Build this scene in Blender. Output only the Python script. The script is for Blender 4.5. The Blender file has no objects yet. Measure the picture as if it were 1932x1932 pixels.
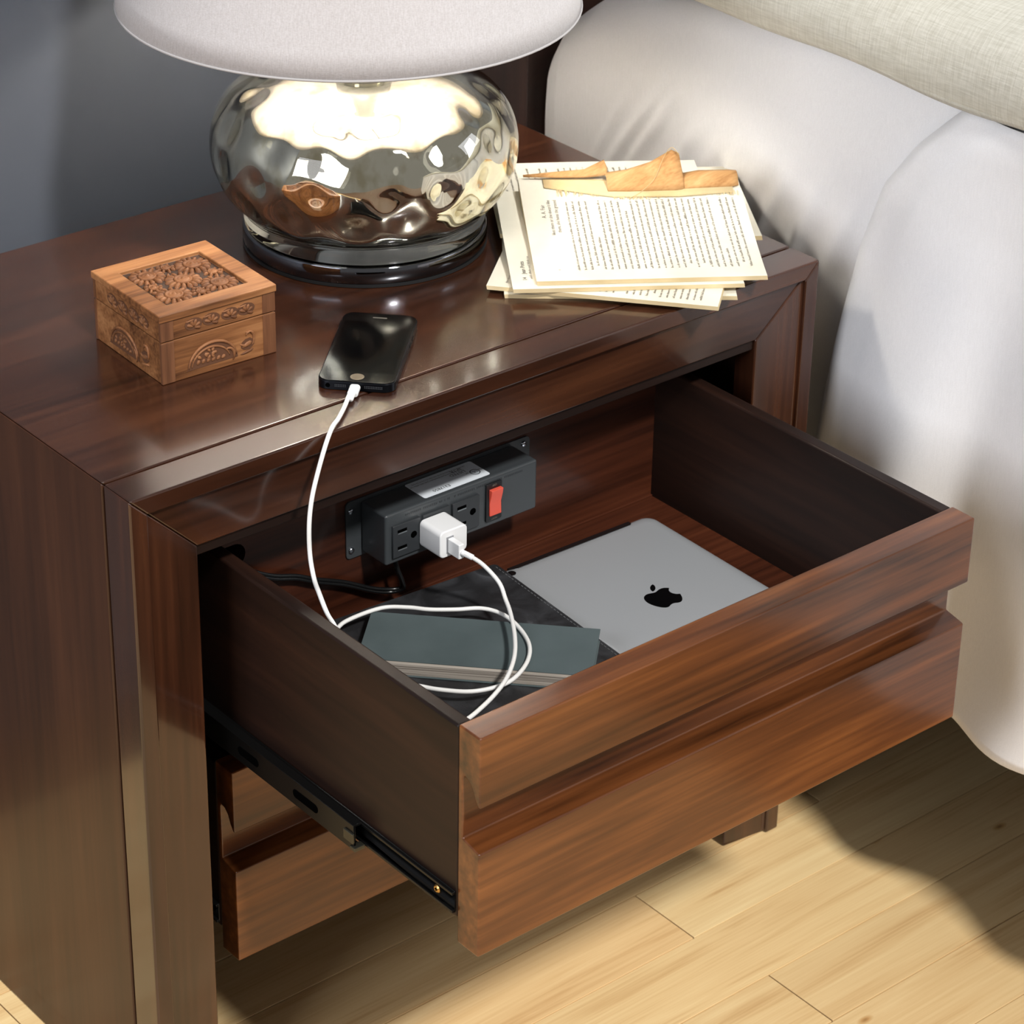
import bpy, bmesh, math, random
from mathutils import Vector, Matrix

rnd = random.Random(7)
SC = bpy.context.scene
COL = SC.collection
H = 0.5638            # height of the table top above the floor; z below is measured from the table top
W, D = 0.66, 0.4137   # nightstand width and depth

# ------------------------------------------------------------------ camera, light, exposure
cam_d = bpy.data.cameras.new('camera')
cam = bpy.data.objects.new('camera', cam_d); COL.objects.link(cam)
Rr, Rd, Rf = (0.7658099, -0.64275328, 0.02008517), (-0.28871554, -0.3715638, -0.88237389), (0.57461163, 0.66993176, -0.4701201)
cam.matrix_world = Matrix(((Rr[0], -Rd[0], -Rf[0], -0.84156602), (Rr[1], -Rd[1], -Rf[1], -1.4015806),
                           (Rr[2], -Rd[2], -Rf[2], 0.90390075 + H), (0, 0, 0, 1)))
cam_d.sensor_width = 36; cam_d.sensor_fit = 'HORIZONTAL'
cam_d.lens = 5170.476 / 1932 * 36
cam_d.shift_x = (966 - 1011.319) / 1932
cam_d.shift_y = (853.923 - 966) / 1932
cam_d.clip_start = 0.05
cam_d.dof.use_dof = True; cam_d.dof.focus_distance = 2.0; cam_d.dof.aperture_fstop = 20
SC.camera = cam

world = bpy.data.worlds.new('world'); SC.world = world; world.use_nodes = True
bg = world.node_tree.nodes['Background']
bg.inputs['Color'].default_value = (1.0, 0.97, 0.93, 1); bg.inputs['Strength'].default_value = 0.23

def lamp(name, kind, loc, aim, power, color, **kw):
    l = bpy.data.lights.new(name, kind); l.energy = power; l.color = color
    for k, v in kw.items(): setattr(l, k, v)
    o = bpy.data.objects.new(name, l); COL.objects.link(o); o.location = loc
    o.rotation_euler = (Vector(aim) - Vector(loc)).to_track_quat('-Z', 'Y').to_euler()
    return o
lamp('sun', 'SUN', (0.55, -2.0, 3.0), (0.55 + 0.08, -2.0 + 0.86, 3.0 - 1.0), 3.4, (1.0, 0.97, 0.93), angle=math.radians(5.5))
lamp('window_light', 'AREA', (-2.3, -0.5, 1.5), (0.3, 0.0, 0.5), 47, (0.92, 0.94, 1.0), shape='RECTANGLE', size=1.3, size_y=1.5)  # added soft fill from an assumed window on the left; no window is built
lamp('window_light_bed', 'AREA', (2.9, -1.6, 1.6), (0.4, 0.1, 0.5), 55, (0.95, 0.97, 1.0), shape='RECTANGLE', size=1.2, size_y=1.5)  # second added area fill, bed side; its unseen window is only assumed

vs = SC.view_settings
vs.view_transform = 'Standard'; vs.look = 'None'; vs.exposure = 0.0; vs.gamma = 1.0; vs.use_curve_mapping = False
SC.cycles.use_denoising = True
SC.cycles.max_bounces = 10; SC.cycles.transmission_bounces = 8; SC.cycles.glossy_bounces = 6
SC.cycles.sample_clamp_indirect = 60.0

# ------------------------------------------------------------------ materials
def srgb(r, g, b):
    f = lambda c: (c / 255) / 12.92 if c / 255 <= 0.04045 else ((c / 255 + 0.055) / 1.055) ** 2.4
    return (f(r), f(g), f(b), 1)

class NT:
    def __init__(s, name):
        s.m = bpy.data.materials.new(name); s.m.use_nodes = True
        s.n = s.m.node_tree.nodes; s.l = s.m.node_tree.links
        s.b = s.n['Principled BSDF']; s.out = s.n['Material Output']
    def add(s, t, **kw):
        x = s.n.new(t)
        for k, v in kw.items():
            if k in x.bl_rna.properties: setattr(x, k, v)
            else: x.inputs[k].default_value = v
        return x
    def link(s, a, b): s.l.new(a, b)
    def ramp(s, fac, stops):
        r = s.n.new('ShaderNodeValToRGB'); e = r.color_ramp.elements
        while len(e) < len(stops): e.new(0.5)
        for i, (p, c) in enumerate(stops): e[i].position = p; e[i].color = c
        s.link(fac, r.inputs[0]); return r.outputs[0]
    def bump(s, h, strength, dist):
        b = s.add('ShaderNodeBump'); b.inputs['Strength'].default_value = strength; b.inputs['Distance'].default_value = dist
        s.link(h, b.inputs['Height']); s.link(b.outputs[0], s.b.inputs['Normal'])
    def set(s, **kw):
        for k, v in kw.items(): s.b.inputs[k.replace('_', ' ')].default_value = v

def plain(name, col, rough=0.5, metal=0.0, **kw):
    t = NT(name); t.set(Base_Color=col, Roughness=rough, Metallic=metal, **kw); return t.m

def mapping(t, scale, loc=(0, 0, 0), coord='Object'):
    tc = t.add('ShaderNodeTexCoord'); mp = t.add('ShaderNodeMapping')
    mp.inputs['Scale'].default_value = scale; mp.inputs['Location'].default_value = loc
    t.link(tc.outputs[coord], mp.inputs[0]); return mp.outputs[0]

def wood(name, axis, c0, c1, c2, rough=0.26, coat=0.8, k=1.0, seed=0.0, pores=True):
    t = NT(name)
    sc = [16 * k] * 3; sc[axis] = 1.6 * k
    v = mapping(t, sc, (seed, seed * 2, seed * 3))
    n1 = t.add('ShaderNodeTexNoise'); n1.inputs['Scale'].default_value = 1.0; n1.inputs['Detail'].default_value = 6; n1.inputs['Distortion'].default_value = 0.9
    t.link(v, n1.inputs['Vector'])
    sc2 = [170 * k] * 3; sc2[axis] = 7 * k
    v2 = mapping(t, sc2, (seed, 0, seed))
    n2 = t.add('ShaderNodeTexNoise'); n2.inputs['Scale'].default_value = 1.0; n2.inputs['Detail'].default_value = 3
    t.link(v2, n2.inputs['Vector'])
    mx = t.add('ShaderNodeMix', data_type='FLOAT'); mx.inputs[0].default_value = 0.32
    t.link(n1.outputs[0], mx.inputs[2]); t.link(n2.outputs[0], mx.inputs[3])
    col = t.ramp(mx.outputs[0], [(0.33, c0), (0.5, c1), (0.68, c2)])
    t.link(col, t.b.inputs['Base Color'])
    t.set(Roughness=rough, Coat_Weight=coat, Coat_Roughness=0.13, Coat_IOR=1.55, Specular_IOR_Level=0.3)
    t.bump(n2.outputs[0], 0.05, 0.0006)
    return t.m

DK = (srgb(31, 16, 9), srgb(56, 30, 18), srgb(80, 46, 28))
M = {}
for i, a in enumerate('xyz'):
    M['wood_' + a] = wood('dark_wood_' + a, i, *DK, seed=i * 1.3)
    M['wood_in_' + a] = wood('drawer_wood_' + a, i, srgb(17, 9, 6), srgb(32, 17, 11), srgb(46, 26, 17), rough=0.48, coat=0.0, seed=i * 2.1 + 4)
M['wood_back'] = wood('drawer_back_wood', 0, srgb(38, 17, 10), srgb(70, 35, 21), srgb(96, 52, 32), rough=0.34, coat=0.3, seed=9)
M['wood_side'] = wood('side_panel_wood', 2, srgb(44, 24, 14), srgb(58, 33, 20), srgb(72, 43, 27), rough=0.42, coat=0.12, seed=2.6)
M['wood_front'] = wood('drawer_front_wood', 0, srgb(44, 22, 10), srgb(96, 54, 26), srgb(138, 84, 42), rough=0.28, coat=0.5, seed=3.3)
M['wood_black'] = wood('headboard_wood', 2, srgb(18, 10, 8), srgb(32, 18, 14), srgb(44, 27, 21), rough=0.4, coat=0.1)
BX = (srgb(70, 40, 21), srgb(132, 86, 51), srgb(172, 121, 78))
M['box_x'] = wood('carved_box_wood_x', 0, *BX, rough=0.5, coat=0.0, k=2.2)
M['box_z'] = wood('carved_box_wood_z', 2, srgb(66, 40, 26), srgb(104, 67, 44), srgb(134, 90, 60), rough=0.5, coat=0.0, k=2.2, seed=2)
M['box_carve'] = wood('carved_relief_wood', 0, srgb(84, 50, 29), srgb(124, 80, 49), srgb(150, 102, 66), rough=0.55, coat=0.0, k=3, seed=5)
M['box_pit'] = plain('stained_carving_ground', srgb(54, 33, 20), 0.7)  # recess shade put into the colour of the lid's sunken field
M['box_pit2'] = plain('stained_side_ground', srgb(92, 57, 34), 0.7)  # carving shade painted as flat dark patches on the box sides

def oak():
    t = NT('oak_plank')
    oi = t.add('ShaderNodeObjectInfo')
    tc = t.add('ShaderNodeTexCoord')
    cmb = t.add('ShaderNodeCombineXYZ'); ml = t.add('ShaderNodeMath', operation='MULTIPLY'); ml.inputs[1].default_value = 40
    t.link(oi.outputs['Random'], ml.inputs[0]); t.link(ml.outputs[0], cmb.inputs[0]); t.link(ml.outputs[0], cmb.inputs[2])
    ad = t.add('ShaderNodeVectorMath', operation='ADD'); t.link(tc.outputs['Object'], ad.inputs[0]); t.link(cmb.outputs[0], ad.inputs[1])
    mp = t.add('ShaderNodeMapping'); mp.inputs['Scale'].default_value = (3.0, 32, 30); t.link(ad.outputs[0], mp.inputs[0])
    n1 = t.add('ShaderNodeTexNoise'); n1.inputs['Scale'].default_value = 1; n1.inputs['Detail'].default_value = 5; n1.inputs['Distortion'].default_value = 1.2
    t.link(mp.outputs[0], n1.inputs['Vector'])
    mp2 = t.add('ShaderNodeMapping'); mp2.inputs['Scale'].default_value = (9, 420, 100); t.link(ad.outputs[0], mp2.inputs[0])
    n2 = t.add('ShaderNodeTexNoise'); n2.inputs['Scale'].default_value = 1; n2.inputs['Detail'].default_value = 3; t.link(mp2.outputs[0], n2.inputs['Vector'])
    mx = t.add('ShaderNodeMix', data_type='FLOAT'); mx.inputs[0].default_value = 0.35
    t.link(n1.outputs[0], mx.inputs[2]); t.link(n2.outputs[0], mx.inputs[3])
    grain = t.ramp(mx.outputs[0], [(0.28, srgb(196, 158, 108)), (0.47, srgb(222, 192, 142)), (0.68, srgb(234, 209, 160))])
    tint = t.ramp(oi.outputs['Random'], [(0.0, (0.86, 0.80, 0.74, 1)), (0.5, (1, 0.98, 0.93, 1)), (1.0, (1.0, 0.90, 0.82, 1))])
    mc = t.add('ShaderNodeMix', data_type='RGBA', blend_type='MULTIPLY'); mc.inputs[0].default_value = 0.9
    t.link(grain, mc.inputs[6]); t.link(tint, mc.inputs[7])
    # small brown knots
    mpk = t.add('ShaderNodeMapping'); mpk.inputs['Scale'].default_value = (9, 20, 1); t.link(ad.outputs[0], mpk.inputs[0])
    vo = t.add('ShaderNodeTexVoronoi'); vo.inputs['Scale'].default_value = 1.0; t.link(mpk.outputs[0], vo.inputs['Vector'])
    kn = t.ramp(vo.outputs['Distance'], [(0.0, (0.20, 0.11, 0.06, 1)), (0.045, (0.75, 0.6, 0.45, 1)), (0.09, (1, 1, 1, 1))])
    mk = t.add('ShaderNodeMix', data_type='RGBA', blend_type='MULTIPLY'); mk.inputs[0].default_value = 1.0
    t.link(mc.outputs[2], mk.inputs[6]); t.link(kn, mk.inputs[7])
    t.link(mk.outputs[2], t.b.inputs['Base Color'])
    t.set(Roughness=0.42, Coat_Weight=0.15, Coat_Roughness=0.25)
    t.bump(n2.outputs[0], 0.08, 0.0006)
    return t.m
M['oak'] = oak()
M['subfloor'] = plain('floor_joint_wood', srgb(96, 66, 40), 0.7)

def paint():
    t = NT('slate_wall_paint')
    n = t.add('ShaderNodeTexNoise'); n.inputs['Scale'].default_value = 90; n.inputs['Detail'].default_value = 3
    t.link(mapping(t, (1, 1, 1)), n.inputs['Vector'])
    t.set(Base_Color=srgb(74, 79, 88), Roughness=0.6); t.bump(n.outputs[0], 0.12, 0.001)
    return t.m
M['wall'] = paint()

def fabric(name, c0, c1, scale, bump, transl=0.0, rough=0.9, sheen=0.15, iso=False):
    t = NT(name)
    va = mapping(t, (scale, scale * 0.06, scale)); vb = mapping(t, (scale * 0.06, scale, scale * 0.06))
    if iso: va = mapping(t, (scale, scale, scale * 0.05)); vb = mapping(t, (scale * 0.5, scale * 0.5, scale))
    na = t.add('ShaderNodeTexNoise'); na.inputs['Scale'].default_value = 1; na.inputs['Detail'].default_value = 2; t.link(va, na.inputs['Vector'])
    nb = t.add('ShaderNodeTexNoise'); nb.inputs['Scale'].default_value = 1; nb.inputs['Detail'].default_value = 2; t.link(vb, nb.inputs['Vector'])
    ad = t.add('ShaderNodeMath', operation='ADD'); t.link(na.outputs[0], ad.inputs[0]); t.link(nb.outputs[0], ad.inputs[1])
    hf = t.add('ShaderNodeMath', operation='MULTIPLY'); hf.inputs[1].default_value = 0.5; t.link(ad.outputs[0], hf.inputs[0])
    t.link(t.ramp(hf.outputs[0], [(0.35, c0), (0.65, c1)]), t.b.inputs['Base Color'])
    t.set(Roughness=rough, Sheen_Weight=sheen)
    t.bump(hf.outputs[0], bump, 0.001)
    if transl > 0:
        tr = t.add('ShaderNodeBsdfTranslucent'); tr.inputs[0].default_value = c1
        mix = t.add('ShaderNodeMixShader'); mix.inputs[0].default_value = transl
        t.link(t.b.outputs[0], mix.inputs[1]); t.link(tr.outputs[0], mix.inputs[2]); t.link(mix.outputs[0], t.out.inputs[0])
    return t.m
M['cotton'] = fabric('white_cotton', srgb(234, 235, 238), srgb(242, 243, 246), 1500, 0.05, iso=True)
M['linen'] = fabric('oatmeal_linen', srgb(192, 189, 175), srgb(216, 214, 202), 760, 0.4)
M['shade'] = fabric('white_lampshade_linen', srgb(186, 182, 182), srgb(202, 199, 200), 1100, 0.22, transl=0.03, iso=True)

t = NT('mercury_glass_shell')
t.set(Base_Color=(0.965, 0.96, 0.86, 1), Roughness=0.0, IOR=1.46, Transmission_Weight=1.0); M['glass'] = t.m
t = NT('silvered_lining')
n = t.add('ShaderNodeTexNoise'); n.inputs['Scale'].default_value = 60; n.inputs['Detail'].default_value = 6
t.link(mapping(t, (1, 1, 0.6)), n.inputs['Vector'])
t.link(t.ramp(n.outputs[0], [(0.30, srgb(206, 198, 176)), (0.5, srgb(236, 233, 224))]), t.b.inputs['Base Color'])
t.set(Metallic=1.0, Roughness=0.03); M['silver'] = t.m
M['chrome'] = plain('dark_chrome', srgb(120, 122, 128), 0.06, 1.0)
M['felt'] = plain('black_felt', srgb(14, 14, 15), 0.9)
M['brass'] = plain('brass', srgb(200, 160, 95), 0.3, 1.0)
t = NT('warm_bulb'); t.set(Base_Color=(1, 1, 1, 1), Emission_Color=(1.0, 0.91, 0.76, 1), Emission_Strength=105.0); M['bulb'] = t.m
M['plastic_black'] = plain('black_plastic', srgb(20, 21, 23), 0.35)
def speck():
    t = NT('black_powder_coat')
    n = t.add('ShaderNodeTexNoise'); n.inputs['Scale'].default_value = 1500; t.link(mapping(t, (1, 1, 1)), n.inputs['Vector'])
    t.set(Base_Color=srgb(58, 62, 65), Roughness=0.32, Coat_Weight=0.2); t.bump(n.outputs[0], 0.15, 0.0004); return t.m
M['coat'] = speck()
M['outlet'] = plain('outlet_grey_plastic', srgb(46, 49, 52), 0.36)
M['slot'] = plain('socket_hole', srgb(4, 4, 4), 0.9, 0, Specular_IOR_Level=0.0)
M['red'] = plain('red_rocker_plastic', srgb(220, 92, 74), 0.2, 0, Transmission_Weight=0.15, Emission_Color=srgb(255, 70, 50), Emission_Strength=0.12)
M['white'] = plain('glossy_white_plastic', srgb(236, 237, 238), 0.22)
M['cable'] = plain('white_cable_rubber', srgb(232, 232, 230), 0.45)
M['rubber'] = plain('black_cord_rubber', srgb(14, 15, 16), 0.28)
M['steel'] = plain('zinc_screw', srgb(190, 196, 205), 0.22, 1.0)
M['blackmetal'] = plain('black_slide_steel', srgb(24, 24, 24), 0.3, 0.6)
M['sticker'] = plain('silver_sticker', srgb(226, 233, 240), 0.4, 0.0)
M['ink'] = plain('printing_ink', srgb(40, 38, 36), 0.8)
M['ink_grey'] = plain('faded_printing_ink', srgb(112, 106, 97), 0.8)
M['ink_black'] = plain('sticker_ink', srgb(14, 14, 14), 0.6)
def paper(name, c0, c1):
    t = NT(name)
    n = t.add('ShaderNodeTexNoise'); n.inputs['Scale'].default_value = 18; n.inputs['Detail'].default_value = 4
    t.link(mapping(t, (1, 1, 1)), n.inputs['Vector'])
    t.link(t.ramp(n.outputs[0], [(0.35, c0), (0.65, c1)]), t.b.inputs['Base Color']); t.set(Roughness=0.85); return t.m
M['paper'] = paper('aged_paper', srgb(208, 204, 188), srgb(220, 217, 202))
M['edge'] = paper('yellowed_page_edge', srgb(196, 174, 132), srgb(220, 201, 160))
M['kraft'] = wood('torn_kraft_spine', 0, srgb(150, 104, 60), srgb(184, 140, 90), srgb(204, 164, 114), rough=0.8, coat=0, k=3)
M['gauze'] = paper('binding_gauze', srgb(186, 160, 112), srgb(212, 192, 148))
M['phone_metal'] = plain('black_anodised_metal', srgb(26, 28, 33), 0.3, 0.8)
M['phone_glass'] = plain('black_glass', srgb(8, 8, 9), 0.12, 0, Specular_IOR_Level=0.35)
M['screen'] = plain('dark_screen', srgb(3, 3, 4), 0.1, 0, Specular_IOR_Level=0.25)
M['alu'] = plain('brushed_aluminium', srgb(186, 190, 194), 0.42, 0.45)
M['logo'] = plain('gloss_black_logo', srgb(8, 8, 9), 0.15)
def leather():
    t = NT('black_worn_leather')
    n = t.add('ShaderNodeTexNoise'); n.inputs['Scale'].default_value = 22; n.inputs['Detail'].default_value = 7; n.inputs['Distortion'].default_value = 1.5
    v = mapping(t, (1, 1, 1)); t.link(v, n.inputs['Vector'])
    t.link(t.ramp(n.outputs[0], [(0.42, srgb(30, 30, 32)), (0.64, srgb(52, 53, 56)), (0.76, srgb(84, 86, 90))]), t.b.inputs['Base Color'])
    vo = t.add('ShaderNodeTexVoronoi'); vo.inputs['Scale'].default_value = 900; t.link(v, vo.inputs['Vector'])
    t.set(Roughness=0.5); t.bump(vo.outputs['Distance'], 0.2, 0.0005); return t.m
M['leather'] = leather()
M['slate'] = paper('slate_green_cover', srgb(66, 78, 80), srgb(76, 88, 90))
def pages():
    t = NT('grey_page_block')
    n = t.add('ShaderNodeTexNoise'); n.inputs['Scale'].default_value = 1; n.inputs['Detail'].default_value = 2
    t.link(mapping(t, (6, 6, 1500)), n.inputs['Vector'])
    t.link(t.ramp(n.outputs[0], [(0.35, srgb(92, 84, 76)), (0.6, srgb(176, 168, 158))]), t.b.inputs['Base Color']); t.set(Roughness=0.6); return t.m
M['pages'] = pages()
M['thread'] = plain('grey_stitching', srgb(96, 98, 100), 0.8)

# ------------------------------------------------------------------ builders (z measured from the table top; shifted by H here)
ORG = {}
def tag(o, label=None, cat=None, group=None, kind=None):
    if label: o['label'] = label
    if cat: o['category'] = cat
    if group: o['group'] = group
    if kind: o['kind'] = kind
    return o
def empty(name, loc, parent=None):
    o = bpy.data.objects.new(name, None); COL.objects.link(o); o.empty_display_size = 0.05
    p = Vector((loc[0], loc[1], loc[2] + H)); ORG[o] = p
    if parent: o.parent = parent; o.location = p - ORG[parent]
    else: o.location = p
    return o
def mesh(name, verts, faces, mat, parent=None, smooth=False, bevel=0.0, seg=2, origin=None, solid=0.0, mats=None, fm=None):
    vv = [Vector((v[0], v[1], v[2] + H)) for v in verts]
    if origin is not None: org = Vector((origin[0], origin[1], origin[2] + H))
    elif parent is not None: org = ORG[parent].copy()
    else:
        org = Vector((sum(v.x for v in vv) / len(vv), sum(v.y for v in vv) / len(vv), min(v.z for v in vv)))
    me = bpy.data.meshes.new(name); me.from_pydata([v - org for v in vv], [], faces)
    bm = bmesh.new(); bm.from_mesh(me); bmesh.ops.remove_doubles(bm, verts=bm.verts, dist=1e-7)
    bmesh.ops.recalc_face_normals(bm, faces=bm.faces); bm.to_mesh(me); bm.free()
    for m in (mats or [mat]): me.materials.append(m)
    if fm:
        for i, p in enumerate(me.polygons): p.material_index = fm(p)
    if smooth:
        for p in me.polygons: p.use_smooth = True
    me.update()
    o = bpy.data.objects.new(name, me); COL.objects.link(o); ORG[o] = org
    if parent is not None: o.parent = parent; o.location = org - ORG[parent]
    else: o.location = org
    if solid:
        s = o.modifiers.new('solid', 'SOLIDIFY'); s.thickness = solid; s.offset = 0
    if bevel:
        b = o.modifiers.new('bevel', 'BEVEL'); b.width = bevel; b.segments = seg; b.limit_method = 'ANGLE'; b.angle_limit = math.radians(40)
        b.harden_normals = True
        for p in me.polygons: p.use_smooth = True
    return o
BF = [(0, 1, 2, 3), (4, 7, 6, 5), (0, 4, 5, 1), (1, 5, 6, 2), (2, 6, 7, 3), (3, 7, 4, 0)]
def bxv(x0, x1, y0, y1, z0, z1):
    return [(x0, y0, z0), (x1, y0, z0), (x1, y1, z0), (x0, y1, z0), (x0, y0, z1), (x1, y0, z1), (x1, y1, z1), (x0, y1, z1)]
def box(name, x0, x1, y0, y1, z0, z1, mat, parent=None, bevel=0.0, seg=2, **kw):
    return mesh(name, bxv(x0, x1, y0, y1, z0, z1), BF, mat, parent, bevel=bevel, seg=seg, **kw)
class MB:
    def __init__(s): s.v = []; s.f = []
    def add(s, v, f):
        n = len(s.v); s.v += [tuple(x) for x in v]; s.f += [tuple(i + n for i in q) for q in f]; return s
    def box(s, *a): return s.add(bxv(*a), BF)
    def build(s, name, mat, parent=None, **kw): return mesh(name, s.v, s.f, mat, parent, **kw)
def prism_data(a, b):
    n = len(a); v = list(a) + list(b)
    f = [tuple(range(n)), tuple(range(2 * n - 1, n - 1, -1))] + [(i, (i + 1) % n, n + (i + 1) % n, n + i) for i in range(n)]
    return v, f
def prism(name, a, b, mat, parent=None, **kw):
    v, f = prism_data(a, b); return mesh(name, v, f, mat, parent, **kw)
def rrect(x0, x1, y0, y1, r, n=6):
    out = []
    for cx, cy, a0 in ((x1 - r, y1 - r, 0), (x0 + r, y1 - r, 90), (x0 + r, y0 + r, 180), (x1 - r, y0 + r, 270)):
        for i in range(n + 1):
            a = math.radians(a0 + 90 * i / n); out.append((cx + r * math.cos(a), cy + r * math.sin(a)))
    return out
def lathe_data(c, prof, n=64, cap=True):
    v, f = [], []
    for r, z in prof:
        for i in range(n):
            a = 2 * math.pi * i / n; v.append((c[0] + r * math.cos(a), c[1] + r * math.sin(a), c[2] + z))
    for j in range(len(prof) - 1):
        for i in range(n):
            k = (i + 1) % n; f.append((j * n + i, j * n + k, (j + 1) * n + k, (j + 1) * n + i))
    if cap: f.append(tuple(range(n))); f.append(tuple((len(prof) - 1) * n + i for i in range(n)))
    return v, f
def catmull(P, m=8):
    P = [Vector(p) for p in P]; Q = [P[0] * 2 - P[1]] + P + [P[-1] * 2 - P[-2]]; out = []
    for i in range(1, len(Q) - 2):
        a, b, c, d = Q[i - 1:i + 3]
        for k in range(m):
            t = k / m
            out.append(0.5 * ((2 * b) + (c - a) * t + (2 * a - 5 * b + 4 * c - d) * t * t + (3 * b - a - 3 * c + d) * t ** 3))
    out.append(P[-1]); return out
def tube_data(pts, r, n=10):
    pts = [Vector(p) for p in pts]; v, f = [], []; up = None
    for i, p in enumerate(pts):
        t = (pts[min(i + 1, len(pts) - 1)] - pts[max(i - 1, 0)]).normalized()
        if up is None: up = Vector((0, 0, 1)) if abs(t.z) < 0.9 else Vector((1, 0, 0))
        s = t.cross(up).normalized(); up = s.cross(t).normalized()
        rr = r(i / (len(pts) - 1)) if callable(r) else r
        for k in range(n):
            a = 2 * math.pi * k / n; v.append(p + s * (rr * math.cos(a)) + up * (rr * math.sin(a)))
    for i in range(len(pts) - 1):
        for k in range(n):
            k2 = (k + 1) % n; f.append((i * n + k, i * n + k2, (i + 1) * n + k2, (i + 1) * n + k))
    f.append(tuple(range(n))); f.append(tuple((len(pts) - 1) * n + k for k in range(n)))
    return v, f
def grid_faces(nu, nv): return [(i * nv + j, i * nv + j + 1, (i + 1) * nv + j + 1, (i + 1) * nv + j) for i in range(nu - 1) for j in range(nv - 1)]
class Frame:      # a rotated local frame on a surface
    def __init__(s, o, ang=0.0, u=None, v=None):
        s.o = Vector(o)
        s.u = Vector(u).normalized() if u else Vector((math.cos(ang), math.sin(ang), 0))
        s.v = Vector(v).normalized() if v else Vector((-math.sin(ang), math.cos(ang), 0))
        s.w = s.u.cross(s.v)
    def __call__(s, a, b, c=0.0): return s.o + s.u * a + s.v * b + s.w * c
    def map(s, vs): return [s(*p) for p in vs]
FONT = {}
def text(name, body, fr, size, mat, parent, align='LEFT', lift=0.00012, sx=1.0, spacing=1.0):
    c = bpy.data.curves.new('lettering', 'FONT'); c.body = body; c.size = size; c.align_x = align; c.resolution_u = 2; c.space_line = spacing
    o = bpy.data.objects.new('lettering', c); COL.objects.link(o)
    bpy.context.view_layer.update()
    me = o.evaluated_get(bpy.context.evaluated_depsgraph_get()).to_mesh()
    vs = [fr(v.co.x * sx, v.co.y, lift) for v in me.vertices]; fs = [tuple(p.vertices) for p in me.polygons]
    o.to_mesh_clear(); bpy.data.objects.remove(o); bpy.data.curves.remove(c)
    return mesh(name, vs, fs, mat, parent)

# ------------------------------------------------------------------ the setting
FL = -H
floor = tag(box('floor', -2.6, 3.2, -3.2, 0.465, FL - 0.06, FL - 0.0035, M['subfloor']), kind='structure')
PW = 0.0757; Y0 = 0.0057
fixed = {0: 0.4915, -1: 1.02, -2: 0.5065, 1: 0.72}
for k in range(-15, 7):
    y1 = Y0 + PW * k; y0 = y1 - PW
    if y0 > 0.465: continue
    y1 = min(y1, 0.464)
    x = fixed.get(k, rnd.uniform(-0.4, 1.2)); cuts = [x]
    while cuts[-1] < 3.1: cuts.append(cuts[-1] + rnd.uniform(0.75, 1.25))
    while cuts[0] > -2.0: cuts.insert(0, cuts[0] - rnd.uniform(0.75, 1.25))
    cuts[0] = max(cuts[0], -2.55); cuts[-1] = min(cuts[-1], 3.15)
    for a, b in zip(cuts, cuts[1:]):
        g = 0.00045
        dz = rnd.uniform(-0.00025, 0.00015)
        box('plank', a + g, b - g, y0 + g, y1 - g, FL - 0.0034, FL - 0.0002 + dz, M['oak'], floor, bevel=0.0005, seg=1, origin=((a + b) / 2, (y0 + y1) / 2, FL))
tag(box('wall_back', -2.6, 3.2, 0.466, 0.56, FL - 0.06, 2.0, M['wall']), kind='structure')
tag(mesh('baseboard_back', *prism_data([(-2.6, y, z) for y, z in ((0.466, FL), (0.452, FL), (0.452, FL + 0.075), (0.458, FL + 0.085), (0.466, FL + 0.085))],
     [(3.2, y, z) for y, z in ((0.466, FL), (0.452, FL), (0.452, FL + 0.075), (0.458, FL + 0.085), (0.466, FL + 0.085))]), plain('baseboard_paint', srgb(62, 60, 60), 0.6)), kind='structure')

# ------------------------------------------------------------------ nightstand
ns = tag(empty('nightstand', (W / 2, D / 2, FL)), 'dark brown wooden nightstand with its upper drawer pulled open beside the bed', 'nightstand')
FD = 0.0328           # depth of the front frame
sec = [(0.0, 0.0), (0.0148, 0.0), (0.0148, 0.0042), (0.0591, 0.0091), (0.0591, FD), (0.0, FD)]     # (margin, y)
prism('frame_leg', [(m, y, FL) for m, y in sec], [(m, y, -m) for m, y in sec], M['wood_z'], ns, bevel=0.0017)
prism('frame_leg', [(W - m, y, FL) for m, y in sec], [(W - m, y, -m) for m, y in sec], M['wood_z'], ns, bevel=0.0017)
prism('frame_rail', [(m, y, -m) for m, y in sec], [(W - m, y, -m) for m, y in sec], M['wood_x'], ns, bevel=0.0017)
box('frame_backing', 0.0025, W - 0.0025, FD - 0.004, FD + 0.008, -0.30, -0.0028, plain('dark_joint', srgb(18, 9, 6), 0.8), ns)
TY = 0.0346
prism('top_panel', [(0, y, z) for y, z in ((TY, 0), (D, 0))] + [(0.019, D, -0.019), (0.019, TY, -0.019)],
      [(W, y, z) for y, z in ((TY, 0), (D, 0))] + [(W - 0.019, D, -0.019), (W - 0.019, TY, -0.019)], M['wood_x'], ns, bevel=0.0017)
for s in (0, 1):
    X = lambda m: m if s == 0 else W - m
    prism('side_panel', [(X(0), TY, FL), (X(0.019), TY, FL), (X(0.019), TY, -0.0192), (X(0), TY, -0.0002)],
          [(X(0), D, FL), (X(0.019), D, FL), (X(0.019), D, -0.0192), (X(0), D, -0.0002)], M['wood_side'], ns, bevel=0.0017)
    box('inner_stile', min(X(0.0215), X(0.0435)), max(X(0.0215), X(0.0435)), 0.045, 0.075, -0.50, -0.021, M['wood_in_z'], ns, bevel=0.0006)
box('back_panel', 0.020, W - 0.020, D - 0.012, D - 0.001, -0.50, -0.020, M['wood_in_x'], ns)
box('inner_rail', 0.0594, W - 0.0594, 0.012, FD - 0.001, -0.068, -0.0594, M['wood_in_x'], ns, bevel=0.0006)
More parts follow.
